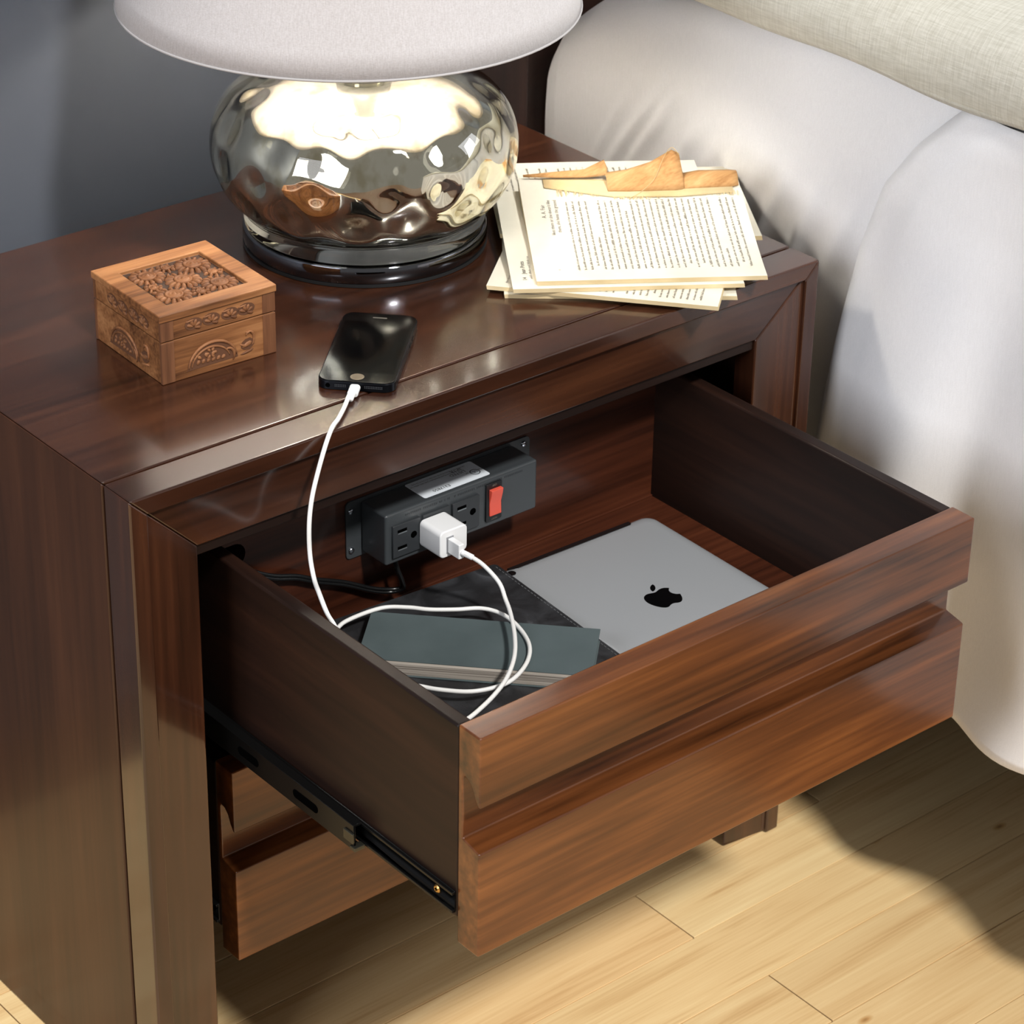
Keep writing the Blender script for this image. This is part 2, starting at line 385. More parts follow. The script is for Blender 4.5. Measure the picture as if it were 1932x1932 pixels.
# the back of the frame opening must stay open: the backing is only a strip behind the joint
for o in [o for o in COL.objects if o.name.startswith('frame_backing')]: bpy.data.objects.remove(o)
jm = plain('dark_joint', srgb(18, 9, 6), 0.8)
box('joint_strip', 0.0028, W - 0.0028, FD - 0.002, TY + 0.002, -0.018, -0.0070, jm, ns)
for X0 in (0.0065, W - 0.0185): box('joint_strip', X0, X0 + 0.012, FD - 0.002, TY + 0.002, FL + 0.002, -0.018, jm, ns)

DX0, DX1 = 0.0932, W - 0.0932
def drawer(yf, zt, name_label, box_back, slide_out):
    """yf: y of the front face, zt: z of its top edge."""
    dr = empty('drawer', ((DX0 + DX1) / 2, yf, zt - 0.177), ns); dr['label'] = name_label
    T = 0.0227
    und = [(0.0, -0.0557), (0.0022, -0.0545), (0.0055, -0.0495), (0.0085, -0.0425), (0.0125, -0.0385), (0.0165, -0.0375)]   # scooped finger pull
    pr = [(T, 0), (0, 0)] + und + [(0.0178, -0.0400), (0.0178, -0.0880), (0.0, -0.0920), (0, -0.177), (T, -0.177)]
    prism('drawer_front', [(DX0, yf + y, zt + z) for y, z in pr], [(DX1, yf + y, zt + z) for y, z in pr], M['wood_front'], dr, bevel=0.0016)
    yb = box_back; zs = zt - 0.0012; zb = zt - 0.1575; zf = zt - 0.1249; t_ = 0.012
    for x in (DX0, DX1 - t_):
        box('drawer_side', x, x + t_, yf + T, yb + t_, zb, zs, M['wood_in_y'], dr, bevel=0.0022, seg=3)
    box('drawer_bottom', DX0 + t_, DX1 - t_, yf + T, yb, zf - 0.006, zf, M['wood_back'], dr)
    # back with a rounded cut-out at its left end for the cord
    hx, hz, hr = 0.1335, -0.1245 + (zt + 0.0912), 0.0098
    pl = [(DX0 + t_, zb), (DX1 - t_, zb), (DX1 - t_, zs), (DX0 + t_, zs), (DX0 + t_, hz + hr)]
    pl += [(hx + hr * math.sin(a), hz + hr * math.cos(a)) for a in [math.pi * i / 10 for i in range(11)]]
    pl += [(DX0 + t_, hz - hr)]
    prism('drawer_back', [(x, yb, z) for x, z in pl], [(x, yb + t_, z) for x, z in pl], M['wood_back'], dr)
    box('bottom_groove_bead', DX0 + t_, DX1 - t_, yb - 0.0022, yb, zf, zf + 0.0016, M['wood_back'], dr, bevel=0.0004)
    # telescopic slides
    zc = zt - 0.1437
    for s, x in ((-1, DX0), (1, DX1)):
        X = lambda a, b: (min(x + s * a, x + s * b), max(x + s * a, x + s * b))
        m = MB()
        m.box(*X(0.0001, 0.0012), yf + T + 0.001, yb, zc - 0.0085, zc + 0.0085)
        m.box(*X(0.0012, 0.0036), yf + T + 0.001, yb, zc + 0.0062, zc + 0.0085)
        m.box(*X(0.0012, 0.0036), yf + T + 0.001, yb, zc - 0.0085, zc - 0.0062)
        m.build('slide_runner', M['blackmetal'], dr, bevel=0.0004)
        if slide_out:
            m = MB(); ye = -0.139
            m.box(*X(0.0100, 0.0116), ye, 0.33, zc - 0.0105, zc + 0.0105)
            m.box(*X(0.0040, 0.0100), ye, 0.33, zc + 0.0088, zc + 0.0105)
            m.box(*X(0.0040, 0.0100), ye, 0.33, zc - 0.0105, zc - 0.0088)
            m.build('slide_channel', M['blackmetal'], dr, bevel=0.0004)
            for yy, L in ((ye + 0.042, 0.030), (ye + 0.115, 0.026)):
                a = [(x + s * 0.01165, yy + p, zc + q) for p, q in rrect(0, L, -0.0035, 0.0035, 0.0034)]
                b = [(x + s * 0.0119, yy + p, zc + q) for p, q in rrect(0, L, -0.0035, 0.0035, 0.0034)]
                prism('slide_slot', a, b, M['slot'], dr)
            cl = MB(); cl.box(*X(0.0112, 0.0132), ye - 0.001, ye + 0.010, zc - 0.0040, zc + 0.0040)
            cl.box(*X(0.0036, 0.0128), ye - 0.003, ye + 0.003, zc - 0.0100, zc - 0.0070)
            cl.build('slide_clip', plain('slide_clip_steel', srgb(78, 76, 66), 0.35, 0.8), dr, bevel=0.0004)
            c = (x + s * 0.0012, -0.2210, zc + 0.0006)
            v = []; n = 18
            for k_, (r, d) in enumerate(((0.0032, 0), (0.0032, 0.0008), (0.0022, 0.0016))):
                v += [(c[0] + s * d, c[1] + r * math.cos(2 * math.pi * i / n), c[2] + r * math.sin(2 * math.pi * i / n)) for i in range(n)]
            f = [(j * n + i, j * n + (i + 1) % n, (j + 1) * n + (i + 1) % n, (j + 1) * n + i) for j in range(2) for i in range(n)] + [tuple(range(2 * n, 3 * n))]
            mesh('screw', v, f, M['brass'], dr)
            x_ = c[0] + s * 0.0017
            cr = MB(); cr.box(min(x_, x_ + s * .0002), max(x_, x_ + s * .0002), c[1] - 0.0014, c[1] + 0.0014, c[2] - 0.0003, c[2] + 0.0003)
            cr.box(min(x_, x_ + s * .0002), max(x_, x_ + s * .0002), c[1] - 0.0003, c[1] + 0.0003, c[2] - 0.0014, c[2] + 0.0014)
            cr.build('screw_cross', M['slot'], dr)
    return dr
YB, ZF = 0.0762, -0.2161
drawer(-0.2633, -0.0912, 'pulled-out upper drawer with a scooped finger groove', YB, True)
drawer(0.0294, -0.0912 - 0.1855, 'closed lower drawer with a scooped finger groove', 0.36, False)

# ------------------------------------------------------------------ bed
bed = tag(empty('bed_frame', (1.4, 0.42, FL)), 'black-brown wooden bed frame with headboard behind the lamp', 'bed')
box('headboard_panel', 0.70, 2.35, 0.430, 0.452, FL + 0.25, 0.50, M['wood_black'], bed, bevel=0.003)
box('headboard_post', 0.60, 0.699, 0.4155, 0.4655 - 0.002, FL, 0.52, M['wood_black'], bed, bevel=0.004)
box('side_rail', 0.755, 0.785, -1.65, 0.428, -0.40, -0.27, M['wood_black'], bed, bevel=0.003)
box('bed_leg', 0.79, 0.85, -1.62, -1.56, FL, -0.27, M['wood_black'], bed, bevel=0.003)
box('slat_base', 0.786, 2.2, -1.64, 0.425, -0.30, -0.275, M['wood_black'], bed)

def interp(tbl, x):
    for (a, fa), (b, fb) in zip(tbl, tbl[1:]):
        if x <= b:
            t = max(0.0, (x - a) / (b - a)); t = t * t * (3 - 2 * t) if False else t
            return fa + (fb - fa) * t
    return tbl[-1][1]
def mattress():
    ztop = [(-2, 0.185), (-0.1, 0.185), (0.1, 0.178), (0.22, 0.163), (0.31, 0.137), (0.37, 0.108), (0.41, 0.078), (0.428, 0.050)]
    xs = [(-2, 0.0), (0.36, 0.0), (0.40, 0.002), (0.418, 0.006), (0.428, 0.014)]
    ny, r = 420, 0.055
    V, ycount = [], 0
    zs = [-0.268 + 0.012 * i for i in range(100)]
    for i in range(ny):
        u = i / (ny - 1); y = 0.428 - (0.428 + 1.6) * u ** 1.9
        zt = interp(ztop, y); x0 = 0.727 + interp(xs, y)
        prof = []
        n1 = 44
        for k in range(n1):
            z = -0.268 + (zt - r + 0.268) * k / (n1 - 1)
            bulge = -0.010 * math.sin(math.pi * min(1, max(0, (z + 0.15) / (zt + 0.15)))) + 0.014 * max(0, (-0.06 - z) / 0.2)
            prof.append((x0 + bulge, z))
        xb = prof[-1][0]
        for k in range(1, 13):
            a = math.pi / 2 * k / 12; prof.append((xb + r * (1 - math.cos(a)), zt - r + r * math.sin(a)))
        for k in range(1, 12): prof.append((xb + r + (2.2 - xb - r) * (k / 11) ** 2, zt))
        for j, (x, z) in enumerate(prof):
            w = 0.0
            for yc, k_, zc, sz, wd, am in ((0.300, 0.70, 0.0, 0.055, 0.0060, 0.0042), (0.272, 0.70, 0.01, 0.060, 0.0050, 0.0038), (0.240, 0.62, -0.01, 0.055, 0.0065, 0.0036),
                                           (0.330, 0.55, -0.01, 0.045, 0.0050, 0.0026), (0.186, 0.50, -0.02, 0.050, 0.0065, 0.0040), (0.160, 0.50, -0.035, 0.050, 0.0055, 0.0040),
                                           (0.128, 0.50, -0.035, 0.055, 0.0075, 0.0042), (0.090, 0.40, -0.05, 0.070, 0.0085, 0.0045), (0.212, 0.55, -0.02, 0.045, 0.0050, 0.0030), (0.055, 0.35, -0.07, 0.08, 0.011, 0.005)):
                yl = yc + k_ * (zc - z)
                w += 1.4 * am * math.exp(-((y - yl) / wd) ** 2) * math.exp(-((z - zc) / sz) ** 2)
            w += 0.0040 * math.sin(y * 19 + z * 11) * math.sin(z * 15 + 1)
            V.append((x - w if j < 56 else x, y, z))
    nv = len(prof)
    F = grid_faces(ny, nv)
    F.append(tuple(range(nv)))
    o = mesh('mattress', V, F, M['cotton'], smooth=True)
    return tag(o, 'white sheeted mattress side filling the gap right of the nightstand', 'mattress')
mattress()

def drape():
    bound = [(-0.37, 0.052), (-0.19, 0.036), (-0.10, 0.022), (0.0, 0.004), (0.057, -0.014), (0.10, -0.045), (0.14, -0.085), (0.175, -0.12)]
    nz, ny = 70, 150; V = []
    for i in range(ny):
        u = i / (ny - 1)
        for j in range(nz):
            z = -0.37 + 0.520 * j / (nz - 1)
            yb = interp(bound, z); s = (yb + 1.5) * (u ** 1.6); y = yb - s
            low = max(0.0, (0.15 - z) / 0.5)
            x = 0.7035 - 0.008 * low
            x -= (0.005 + 0.024 * low) * (0.5 + 0.5 * math.sin(s * 34 - 1.1 + 1.2 * math.sin(z * 6))) * min(1, s / 0.05)
            x -= 0.012 * low * math.exp(-((s - 0.13) / 0.03) ** 2)
            x += 0.004 * math.sin(z * 22 + s * 30) * low
            edge = max(0.0, 1 - s / 0.018); x += 0.013 * edge * edge
            if z > 0.13: x += (z - 0.13) * 0.15
            V.append((x, y, z))
    o = mesh('hanging_sheet', V, grid_faces(ny, nz), M['cotton'], smooth=True, solid=0.0025)
    return tag(o, 'loose white top sheet hanging in folds over the mattress side', 'sheet')
drape()

def duvet():
    ny = 120; V = []
    prof0 = [(0.700, 0.1535), (0.6955, 0.160), (0.694, 0.172), (0.695, 0.186), (0.700, 0.202), (0.712, 0.217), (0.735, 0.228), (0.78, 0.234), (0.9, 0.240), (1.2, 0.25), (2.2, 0.25)]
    under = [(2.2, 0.222), (1.2, 0.222), (0.80, 0.214), (0.745, 0.206), (0.722, 0.195), (0.712, 0.180), (0.7075, 0.165), (0.7045, 0.155)]
    prof = prof0 + under; n = len(prof)
    for i in range(ny):
        y = 0.285 - 1.85 * i / (ny - 1)
        for j, (x, z) in enumerate(prof):
            wob = 0.004 * math.sin(y * 13) + 0.003 * math.sin(y * 31 + 1)
            V.append((x - 0.5 * wob * (1 if z < 0.2 else 0.2), y, z + wob * 0.8 * (1 if j in (0, n - 1) else 0.6)))
    F = [(i * n + j, i * n + (j + 1) % n, (i + 1) * n + (j + 1) % n, (i + 1) * n + j) for i in range(ny - 1) for j in range(n)]
    F += [tuple(range(n)), tuple((ny - 1) * n + j for j in range(n))]
    o = mesh('duvet', V, F, M['linen'], smooth=True)
    hem = tube_data([(0.6985 - 0.5 * (0.004 * math.sin(y * 13) + 0.003 * math.sin(y * 31 + 1)), y, 0.1585 + 0.8 * (0.004 * math.sin(y * 13) + 0.003 * math.sin(y * 31 + 1))) for y in [0.285 - 1.85 * i / 119 for i in range(120)]], 0.0022, 6)
    mesh('hem_seam', *hem, M['linen'], o, smooth=True)
    return tag(o, 'oatmeal linen duvet folded over the top edge of the bed', 'duvet')
duvet()

# ------------------------------------------------------------------ table lamp
LC = (0.3935, 0.2596)
lampo = tag(empty('table_lamp', (LC[0], LC[1], 0)), 'table lamp with dimpled mercury glass body and white drum shade', 'lamp')
mesh('felt_pad', *lathe_data((LC[0], LC[1], 0), [(0.0985, 0.0), (0.1, 0.0005), (0.1, 0.003), (0.0985, 0.003)], 96), M['felt'], lampo, smooth=False)
mesh('base', *lathe_data((LC[0], LC[1], 0.003), [(0.0990, 0.0), (0.0998, 0.0006), (0.0998, 0.0128), (0.0990, 0.0140), (0.0965, 0.0146), (0.02, 0.0146)], 128), M['chrome'], lampo, smooth=True)
prof = [(0.0955, 0.0178), (0.0982, 0.0195), (0.0988, 0.0240), (0.0985, 0.0295), (0.0998, 0.0340), (0.1055, 0.0395), (0.1118, 0.0465), (0.1170, 0.0550), (0.1208, 0.0635), (0.1234, 0.072), (0.1245, 0.082), (0.1240, 0.093),
        (0.1212, 0.105), (0.1155, 0.1165), (0.1065, 0.127), (0.0935, 0.135), (0.0770, 0.1405), (0.0560, 0.1435), (0.0300, 0.1450), (0.0200, 0.1480), (0.0195, 0.160)]
def fine(prof, m=6):
    P = catmull([(r, 0, z) for r, z in prof], m); return [(p.x, p.z) for p in P]
def glass_body(off, amp, name, mat, zmin):
    pf = [q for q in fine(prof, 6) if q[1] >= zmin]; n = 240
    cells = []
    for k, (z, cnt) in enumerate(((0.036, 15), (0.060, 15), (0.086, 15), (0.111, 14), (0.130, 11), (0.141, 6))):
        for i in range(cnt):
            a = 2 * math.pi * (i + 0.5 * (k % 2) + rnd.uniform(-.16, .16)) / cnt
            zz = z + rnd.uniform(-.004, .004)
            r = min(pf, key=lambda q: abs(q[1] - zz))[0]
            cells.append((r * math.cos(a), r * math.sin(a), zz))
    V = []
    for r, z in pf:
        for i in range(n):
            a = 2 * math.pi * i / n
            x, y = r * math.cos(a), r * math.sin(a)
            ds = sorted((x - c[0]) ** 2 + (y - c[1]) ** 2 + (z - c[2]) ** 2 for c in cells)[:2]
            d0, d1 = math.sqrt(ds[0]), math.sqrt(ds[1])
            e = math.exp(-(d0 / 0.0135) ** 2) + 0.5 * math.exp(-(d1 / 0.0135) ** 2)
            d = amp * e * (1 if z > 0.03 else max(0, (z - 0.018) / 0.012)) * (1 if z < 0.14 else max(0, (0.146 - z) / 0.006))
            q = max(0.002, r - off - d)
            zz = z - off * 0.8 * max(0.0, min(1.0, (z - 0.075) / 0.06)) + off * 0.5 * max(0.0, min(1.0, (0.04 - z) / 0.015))
            V.append((LC[0] + q * math.cos(a), LC[1] + q * math.sin(a), zz))
    F = [(j * n + i, j * n + (i + 1) % n, (j + 1) * n + (i + 1) % n, (j + 1) * n + i) for j in range(len(pf) - 1) for i in range(n)]
    F += [tuple(range(n)), tuple((len(pf) - 1) * n + i for i in range(n))]
    return mesh(name, V, F, mat, lampo, smooth=True)
st = rnd.getstate()
glass_body(0.0, 0.0004, 'glass_body', M['glass'], 0)
rnd.setstate(st)
glass_body(0.0048, 0.0027, 'silvered_lining', M['silver'], 0.0350)
mesh('neck', *lathe_data((LC[0], LC[1], 0.150), [(0.022, 0.0), (0.022, 0.012), (0.015, 0.016), (0.012, 0.03), (0.012, 0.10), (0.016, 0.104), (0.016, 0.155)], 32), M['white'], lampo, smooth=True)
mesh('bulb', *lathe_data((LC[0], LC[1], 0.305), [(0.013, 0.0), (0.015, 0.012), (0.025, 0.032), (0.0295, 0.05), (0.028, 0.066), (0.020, 0.079), (0.006, 0.085)], 32), M['bulb'], lampo, smooth=True)
SCN = (0.3855, 0.2663)
ns_, nr = 128, 14
V = []
zs0, zs1, r0, r1 = 0.2030, 0.4600, 0.1820, 0.1400
sp = [(r0 + (r1 - r0) * k / (nr - 1), zs0 + (zs1 - zs0) * k / (nr - 1)) for k in range(nr)]
v, f = lathe_data((SCN[0], SCN[1], 0), sp, ns_, cap=False)
sh = mesh('lamp_shade', v, f, M['shade'], lampo, smooth=True, solid=0.0012)
def ring(name, c, r, z, t, mat, par):
    pts = [(c[0] + r * math.cos(a), c[1] + r * math.sin(a), z) for a in [2 * math.pi * i / 96 for i in range(97)]]
    return mesh(name, *tube_data(pts, t, 6), mat, par, smooth=True)
ring('shade_rim', SCN, r0 + 0.0003, zs0 - 0.0001, 0.0011, plain('shade_trim', srgb(176, 173, 173), 0.9), sh)
ring('shade_rim', SCN, r1 + 0.0002, zs1 - 0.001, 0.0013, M['shade'], sh)
mesh('top_diffuser', *lathe_data((SCN[0], SCN[1], zs1 - 0.012), [(0.002, 0), (0.135, 0.0), (0.135, 0.0015), (0.002, 0.0015)], 64), M['shade'], sh)  # unseen disc, added to brighten the shade's reflection in the glass body
for k in range(3):
    a = k * 2 * math.pi / 3 + 0.3
    mesh('shade_spoke', *tube_data([(LC[0] + 0.012 * math.cos(a), LC[1] + 0.012 * math.sin(a), 0.40), (SCN[0] + 0.147 * math.cos(a), SCN[1] + 0.147 * math.sin(a), 0.425)], 0.0014, 6), M['chrome'], sh)
mesh('harp_cap', *lathe_data((LC[0], LC[1], 0.372), [(0.004, 0), (0.014, 0.026), (0.014, 0.030), (0.004, 0.034)], 20), M['chrome'], sh)

# ------------------------------------------------------------------ carved box
bf = Frame((0.1655, 0.1800, 0), math.radians(-2.5))
S = 0.0485; LZ, TZ = 0.0335, 0.056
cb = tag(empty('carved_box', (0.1655, 0.1800, 0)), 'small carved wooden trinket box with flower relief lid beside the lamp', 'box')
def fbox(name, fr, x0, x1, y0, y1, z0, z1, mat, par, bevel=0.0, **kw):
    return mesh(name, fr.map(bxv(x0, x1, y0, y1, z0, z1)), BF, mat, par, bevel=bevel, **kw)
body = fbox('box_body', bf, -S, S, -S, S, 0.0, LZ, M['box_x'], cb, bevel=0.0008)
q = S + 0.0006
for x in (-q, q - 0.011):
    for y in (-q, q - 0.003):
        fbox('corner_post', bf, x, x + 0.011, y, y + 0.003, 0.0004, LZ - 0.0004, M['box_z'], body, bevel=0.0004)
# lid: rim with a sunken square field
lid = empty('lid', (0.1655, 0.1800, LZ), cb)
fbox('lid_wall', bf, -S, S, -S, S, LZ + 0.0007, TZ - 0.0058, M['box_x'], lid, bevel=0.0006)
for x in (-q, q - 0.011):
    for y in (-q, q - 0.003):
        fbox('corner_post', bf, x, x + 0.011, y, y + 0.003, LZ + 0.0010, TZ - 0.0058, M['box_z'], lid, bevel=0.0004)
K = S + 0.0016; I = 0.0345
def topmesh():
    o1 = [(-K, -K), (K, -K), (K, K), (-K, K)]; i1 = [(-I, -I), (I, -I), (I, I), (-I, I)]
    zb_, zt_, zr = TZ - 0.0058, TZ, TZ - 0.0030
    V = [bf(x, y, zb_) for x, y in o1] + [bf(x, y, zt_) for x, y in o1] + [bf(x, y, zt_) for x, y in i1] + [bf(x, y, zr) for x, y in i1]
    F = [(3, 2, 1, 0)] + [(i, (i + 1) % 4, 4 + (i + 1) % 4, 4 + i) for i in range(4)] + [(4 + i, 4 + (i + 1) % 4, 8 + (i + 1) % 4, 8 + i) for i in range(4)] + \
        [(8 + i, 8 + (i + 1) % 4, 12 + (i + 1) % 4, 12 + i) for i in range(4)] + [(12, 13, 14, 15)]
    return V, F
v, f = topmesh()
mesh('lid_top', v, f, None, lid, mats=[M['box_x'], M['box_pit']], fm=lambda p: 1 if (p.normal.z > 0.9 and abs(p.center.z - (H + TZ - 0.003 - ORG[lid].z)) < 0.0005) else 0, bevel=0.0009)
def petal_data(fr, L, w, h, n=8):
    """an elongated bump, pointing along fr.u"""
    V, F = [], []
    for j, (k, zz) in enumerate(((1.0, 0.0), (0.86, 0.6), (0.5, 0.93))):
        for i in range(n):
            a = 2 * math.pi * i / n; V.append(fr(L * 0.5 + L * 0.5 * k * math.cos(a), w * 0.5 * k * math.sin(a) * (0.8 + 0.2 * math.cos(a)), h * zz))
    V.append(fr(L * 0.5, 0, h))
    for j in range(2):
        for i in range(n): F.append((j * n + i, j * n + (i + 1) % n, (j + 1) * n + (i + 1) % n, (j + 1) * n + i))
    for i in range(n): F.append((2 * n + i, 2 * n + (i + 1) % n, 3 * n))
    return V, F
def rosette(x, y, R, z, n, h, par, name='carved_flower'):
    m = MB()
    for k in range(n):
        a = 2 * math.pi * k / n + rnd.uniform(-.05, .05)
        fr = Frame(bf(x, y, z), u=bf.u * math.cos(a) + bf.v * math.sin(a), v=-bf.u * math.sin(a) + bf.v * math.cos(a))
        fr.o = fr.o + fr.u * (R * 0.42)
        m.add(*petal_data(fr, R * 0.60, R * 0.36, h * 0.85))
    c = bf(x, y, z)
    m.add(*lathe_data(c, [(R * 0.50, 0), (R * 0.50, h * 0.80), (R * 0.44, h * 0.95), (R * 0.36, h * 0.70), (R * 0.30, h * 0.72), (R * 0.24, h * 1.0), (R * 0.16, h * 0.78), (R * 0.12, h * 0.80), (R * 0.08, h * 1.12), (R * 0.02, h * 1.16)], 18))
    return m.build(name, M['box_carve'], par, smooth=True)
zr = TZ - 0.0030
for x, y in ((0, 0), (-0.0195, -0.0195), (0.0195, -0.0195), (0.0195, 0.0195), (-0.0195, 0.0195)): rosette(x, y, 0.0142, zr, 15, 0.0029, lid)
for x, y in ((0, -0.0255), (0.0255, 0), (0, 0.0255), (-0.0255, 0)): rosette(x, y, 0.0078, zr, 8, 0.0024, lid, 'small_flower')
m = MB()
for k in range(60):
    x, y = rnd.uniform(-I + .003, I - .003), rnd.uniform(-I + .003, I - .003)
    if min(math.hypot(x - a, y - b) for a, b in ((0, 0), (-.0195, -.0195), (.0195, -.0195), (.0195, .0195), (-.0195, .0195))) < 0.0150: continue
    a = rnd.uniform(0, 6.28); fr = Frame(bf(x, y, zr), math.radians(-2.5) + a); m.add(*petal_data(fr, 0.005, 0.003, 0.0020))
m.build('filler_leaves', M['box_carve'], lid, smooth=True)
# side carvings: front face (-v) and left face (-u)
def side_frame(face, z):
    if face == 'front': return Frame(bf(0, -S, z), u=bf.u, v=Vector((0, 0, 1)))
    return Frame(bf(-S, 0, z), u=-bf.v, v=Vector((0, 0, 1)))
def leaf(sf, x, y, ang, L, w, h, par, name='carved_leaf', mat='box_carve'):
    c, s_ = math.cos(ang), math.sin(ang)
    fr = Frame(sf(x, y, -0.0002), u=sf.u * c + sf.v * s_, v=-sf.u * s_ + sf.v * c)
    return petal_data(fr, L, w, h)
for face in ('front', 'left'):
    sf = side_frame(face, 0.0)
    # flat dark patch behind the fan, recess shade put into its colour
    m = MB()
    fan = [(-0.030 + 0.001, 0.0055)] + [(-0.006 + 0.0215 * math.cos(a), 0.006 + 0.0190 * math.sin(a)) for a in [math.pi * (1 - i / 16) for i in range(17)]]
    a_ = [sf(x, y, 0.00005) for x, y in fan]; b_ = [sf(x, y, 0.00035) for x, y in fan]
    m.add(*prism_data(a_, b_)); m.build('carved_ground', M['box_pit2'], body)
    def arc(cx, cy, rx, ry, a0, a1, rad, n=22):
        pts = [sf(cx + rx * math.cos(math.radians(a0 + (a1 - a0) * i / n)), cy + ry * math.sin(math.radians(a0 + (a1 - a0) * i / n)), 0.0004) for i in range(n + 1)]
        return tube_data(pts, lambda t: rad * (0.25 + 0.75 * math.sin(math.pi * t) ** 0.7), 7)
    m = MB()
    m.add(*arc(-0.006, 0.006, 0.0205, 0.0180, 178, 8, 0.0013)); m.add(*arc(-0.0075, 0.006, 0.0165, 0.0142, 176, 12, 0.0010)); m.add(*arc(0.0075, 0.0085, 0.0050, 0.0065, 120, -40, 0.0012))
    for i in range(9): m.add(*leaf(sf, -0.0245 + i * 0.0017, 0.0085 + 0.0125 * math.sin(i * 0.17), 2.0, 0.0030, 0.0009, 0.0008, body))
    for i in range(6):
        a = i * math.pi / 3; m.add(*leaf(sf, -0.0075 + 0.0012 * math.cos(a), 0.0152 + 0.0012 * math.sin(a), a, 0.0042, 0.0032, 0.0016, body))
    for i in range(6): m.add(*leaf(sf, -0.0195 + i * 0.0041, 0.0082, 1.1 - 0.1 * i, 0.0046, 0.0039, 0.0016, body))
    for i in range(3): m.add(*leaf(sf, -0.0155 + i * 0.0045, 0.0122, 2.4 - 0.6 * i, 0.0048, 0.0036, 0.0015, body))
    m.build('carved_fan', M['box_carve'], body, smooth=True)
    bd = [(0.0185, 0.0120), (0.0215, 0.0095), (0.0262, 0.0092), (0.0300, 0.0125), (0.0298, 0.0160), (0.0265, 0.0185), (0.0225, 0.0180), (0.0195, 0.0160)]
    prism('carved_ground', [sf(x, y, 0.00005) for x, y in bd], [sf(x, y, 0.0004) for x, y in bd], M['box_pit2'], body)
    m = MB()
    m.add(*leaf(sf, 0.0190, 0.0118, 0.35, 0.0100, 0.0052, 0.0016, body)); m.add(*leaf(sf, 0.0175, 0.0150, -0.5, 0.0070, 0.0030, 0.0014, body))
    m.add(*arc(0.0262, 0.0175, 0.0036, 0.0062, -60, 150, 0.0011)); m.add(*leaf(sf, 0.0228, 0.0235, -0.2, 0.0040, 0.0022, 0.0014, body))
    m.add(*leaf(sf, 0.0175, 0.0062, 0.2, 0.0125, 0.0028, 0.0013, body))
    m.build('carved_bird', M['box_carve'], body, smooth=True)
    # lid side: row of small leaves
    for gx in (-0.021, -0.006, 0.010, 0.024):
        m = MB(); sf2 = side_frame(face, LZ + 0.0085)
        gp_ = [(gx + 0.0075 * math.cos(a), 0.0005 + 0.0048 * math.sin(a)) for a in [2 * math.pi * i / 14 for i in range(14)]]
        prism('carved_ground', [sf2(x, y, 0.00005) for x, y in gp_], [sf2(x, y, 0.0003) for x, y in gp_], M['box_pit2'], lid)
        for i in range(5): m.add(*leaf(sf2, gx, -0.002, -0.3 + i * 0.75, 0.0066, 0.0036, 0.0014, lid))
        m.add(*leaf(sf2, gx - 0.007, 0.003, 0.1, 0.008, 0.0024, 0.0012, lid))
        m.build('carved_sprig', M['box_carve'], lid, smooth=True)

# ------------------------------------------------------------------ phone
pa = math.radians(43.5)
pf_ = Frame((0.2632, 0.0811, 0), pa)
ph = tag(empty('smartphone', (0.2632, 0.0811, 0)), 'black smartphone lying face up on the nightstand, charging', 'phone')
PL, PWd, PT = 0.0595, 0.02875, 0.0078
def rprism(name, fr, x0, x1, y0, y1, r, z0, z1, mat, par, bevel=0.0, n=6, **kw):
    p = rrect(x0, x1, y0, y1, r, n)
    return prism(name, [fr(x, y, z0) for x, y in p], [fr(x, y, z1) for x, y in p], mat, par, bevel=bevel, **kw)
rprism('phone_body', pf_, -PL, PL, -PWd, PWd, 0.0088, 0.0002, PT - 0.0008, M['phone_metal'], ph, bevel=0.0005)
gl = rprism('front_glass', pf_, -PL + 0.0007, PL - 0.0007, -PWd + 0.0007, PWd - 0.0007, 0.0082, PT - 0.0008, PT, M['phone_glass'], ph, bevel=0.0003)
rprism('screen', pf_, -PL + 0.0165, PL - 0.0165, -PWd + 0.0032, PWd - 0.0032, 0.0003, PT, PT + 0.00006, M['screen'], gl)
c = pf_(-PL + 0.0085, 0, PT)
mesh('home_button', *lathe_data(c, [(0.0052, 0.00003), (0.0052, 0.00008), (0.0046, 0.00010), (0.001, 0.00004)], 32), plain('home_button_gloss', srgb(96, 86, 72), 0.2), gl)
rprism('ear_speaker', pf_, PL - 0.0095, PL - 0.0078, -0.0055, 0.0055, 0.0008, PT, PT + 0.0001, plain('speaker_mesh', srgb(84, 80, 74), 0.5), gl)
eb = Frame(pf_(-PL, 0, PT / 2), u=-pf_.v, v=Vector((0, 0, 1)))     # bottom edge, seen from outside
def disc_on(fr, x, y, r, mat, name, par, d=0.0001, n=14):
    a = [fr(x + r * math.cos(2 * math.pi * i / n), y + r * math.sin(2 * math.pi * i / n), -0.0001) for i in range(n)]
    b = [fr(x + r * math.cos(2 * math.pi * i / n), y + r * math.sin(2 * math.pi * i / n), d) for i in range(n)]
    return prism(name, a, b, mat, par)
eb2 = Frame(eb.o, u=eb.u * 1, v=eb.v)
if eb2.w.dot(-pf_.u) < 0: eb2 = Frame(eb.o, u=-eb.u, v=eb.v)
disc_on(eb2, -0.0205, -0.0002, 0.0018, M['slot'], 'headphone_jack', ph)
m = MB()
for gx0, cnt in ((-0.0150, 7), (0.0070, 11)):
    for i in range(cnt):
        for j in (-0.0006, 0.0006):
            x = gx0 + i * 0.00125
            m.add(*prism_data([eb2(x + .00035 * math.cos(a), j + .00035 * math.sin(a), -.0001) for a in (0, 1.57, 3.14, 4.71)], [eb2(x + .00035 * math.cos(a), j + .00035 * math.sin(a), .00008) for a in (0, 1.57, 3.14, 4.71)]))
